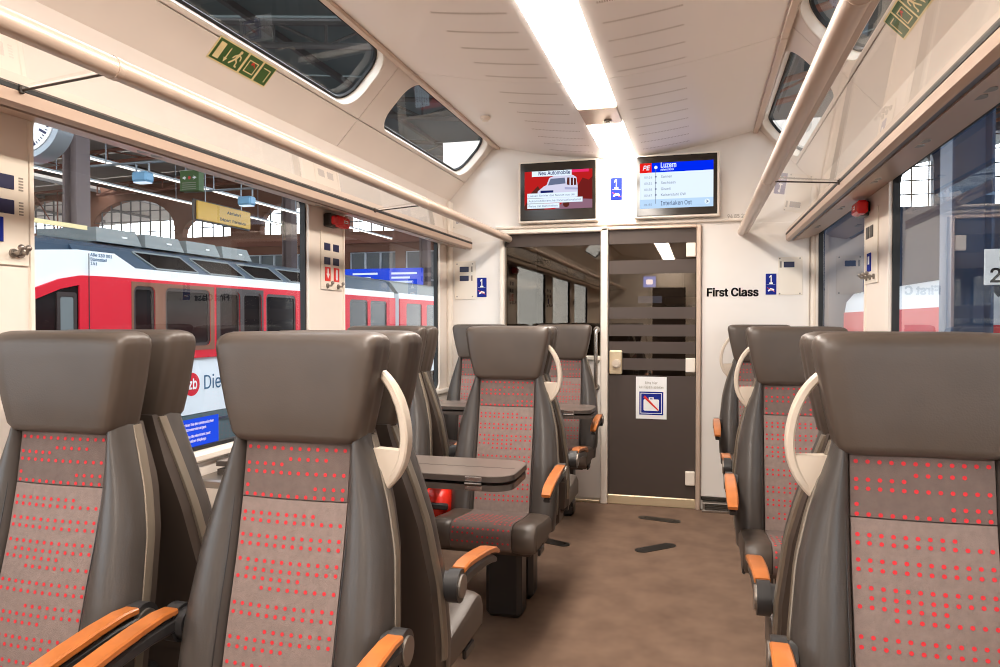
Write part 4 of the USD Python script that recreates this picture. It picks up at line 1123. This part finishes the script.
for x0 in (-15.3, -13.6, -11.9):
    obj('board_print', cat([ext(sbox(x0, 3.15 - k * .17, x0 + w, 3.23 - k * .17), .004, (0, 27, 0), X, Z, -Y) for k, w in enumerate((1.1, .8, .9, .7))]), 'px_white', b, smooth=False)
obj('board_clock', ext(Point(-14.0, 2.9).buffer(.28), .006, (0, 27, 0), X, Z, -Y), 'px_white', b, smooth=False)
obj('board_posts', cat([bx(x - .05, x + .05, 27.2, 27.3, -1.2, 3.2) for x in (-15, -13, -11.2)]), 'girder_grey', db, smooth=False)
# to the right of the carriage
sg = thing('track_sign', 'white track sign with a 0 above 2.01 outside the right window', 'sign', (5.11, 15.0, 0))
b = obj('sign_plate', bx(-.12, .72, -.03, 0, 1.93, 2.58, .01), 'print_white', sg)
obj('sign_print', cat([text('0', .20, (.10, -.033, 2.31), X, Z, .003, True), text('2', .25, (-.06, -.033, 1.98), X, Z, .003, True), text('.01', .16, (.13, -.033, 1.98), X, Z, .003, True)]), 'print_black', b, smooth=False)
obj('sign_post', cat([bx(.26, .34, .0, .07, -.62, 2.5), ]), 'girder_grey', sg, smooth=False)
rt_ = thing('arriving_train', 'red and white train nose with dark windscreen outside the right window', 'train', (6.75, 16.2, 0))
rings = []
for y, w, z1, z0 in ((0, .9, .9, -.6), (.12, 1.15, 1.25, -.8), (.5, 1.3, 1.75, -.9), (1.1, 1.35, 2.15, -.9), (1.8, 1.36, 2.35, -.9), (14, 1.36, 2.4, -.9)):
    a = np.arange(28) * 2 * PI / 28
    c, s_ = np.cos(a), np.sin(a); k = (np.abs(c) ** 5 + np.abs(s_) ** 5) ** (-1 / 5)
    rings.append(np.stack([w * c * k, np.full(28, y), (z0 + z1) / 2 + (z1 - z0) / 2 * s_ * k], 1))
obj('nose', loft(rings), 'train_white', rt_, smooth=50)
wsn = [(-.85, .26, 1.45), (.85, .26, 1.45), (.95, .95, 2.08), (-.95, .95, 2.08)]
obj('windscreen', trimesh.convex.convex_hull(np.array(wsn + [(x, y + .2, z - .1) for x, y, z in wsn])), 'train_navy', rt_)
obj('red_stripe', trimesh.convex.convex_hull(np.array([(-1.20, .0, .9), (1.20, .0, .9), (-1.20, .05, 1.2), (1.20, .05, 1.2), (-1.2, .6, .9), (1.2, .6, .9)])), 'train_red', rt_)
obj('red_flank', cat([bx(-1.38, -1.36, 1.8, 14, .5, 1.6), bx(1.36, 1.38, 1.8, 14, .5, 1.6)]), 'train_red', rt_, smooth=False)
obj('head_lamps', cat([cyl(.1, .08, (x, -.0, .55), 'y') for x in (-.7, .7)]), 'print_white', rt_)
obj('bogies', cat([bx(-1.1, 1.1, a, a + 2.4, -1.2, -.8, .05) for a in (.8, 9.5)]), 'train_frame', rt_, smooth=False)

# groups of repeats
GROUPS = {'train_seat': 'patterned train seats in the carriage', 'folding_table': 'folding tables between the seats', 'wall_box': 'wall boxes under the tables', 'floor_plate': 'dark floor plates in the aisle',
          'pillar_panel': 'panels on the window pillars', 'class_sign': 'blue first class signs', 'platform_lamp': 'hanging platform lamps', 'hall_column': 'steel columns of the station hall',
          'luggage_rack': 'luggage racks along both sides', 'escape_sign': 'escape route signs under the skylights', 'emergency_hammer': 'emergency hammers on the pillars', 'information_screen': 'screens above the door',
          'seat_number_panel': 'seat number panels on the end wall', 'light_line': 'fluorescent light lines in the hall'}
for prim in stage.GetPrimAtPath('/World').GetChildren():
    nm = prim.GetName()
    base = nm[:-4] if len(nm) > 4 and nm[-4] == '_' and nm[-3:].isdigit() else nm
    if base in GROUPS:
        prim.SetCustomDataByKey('group', GROUPS[base])
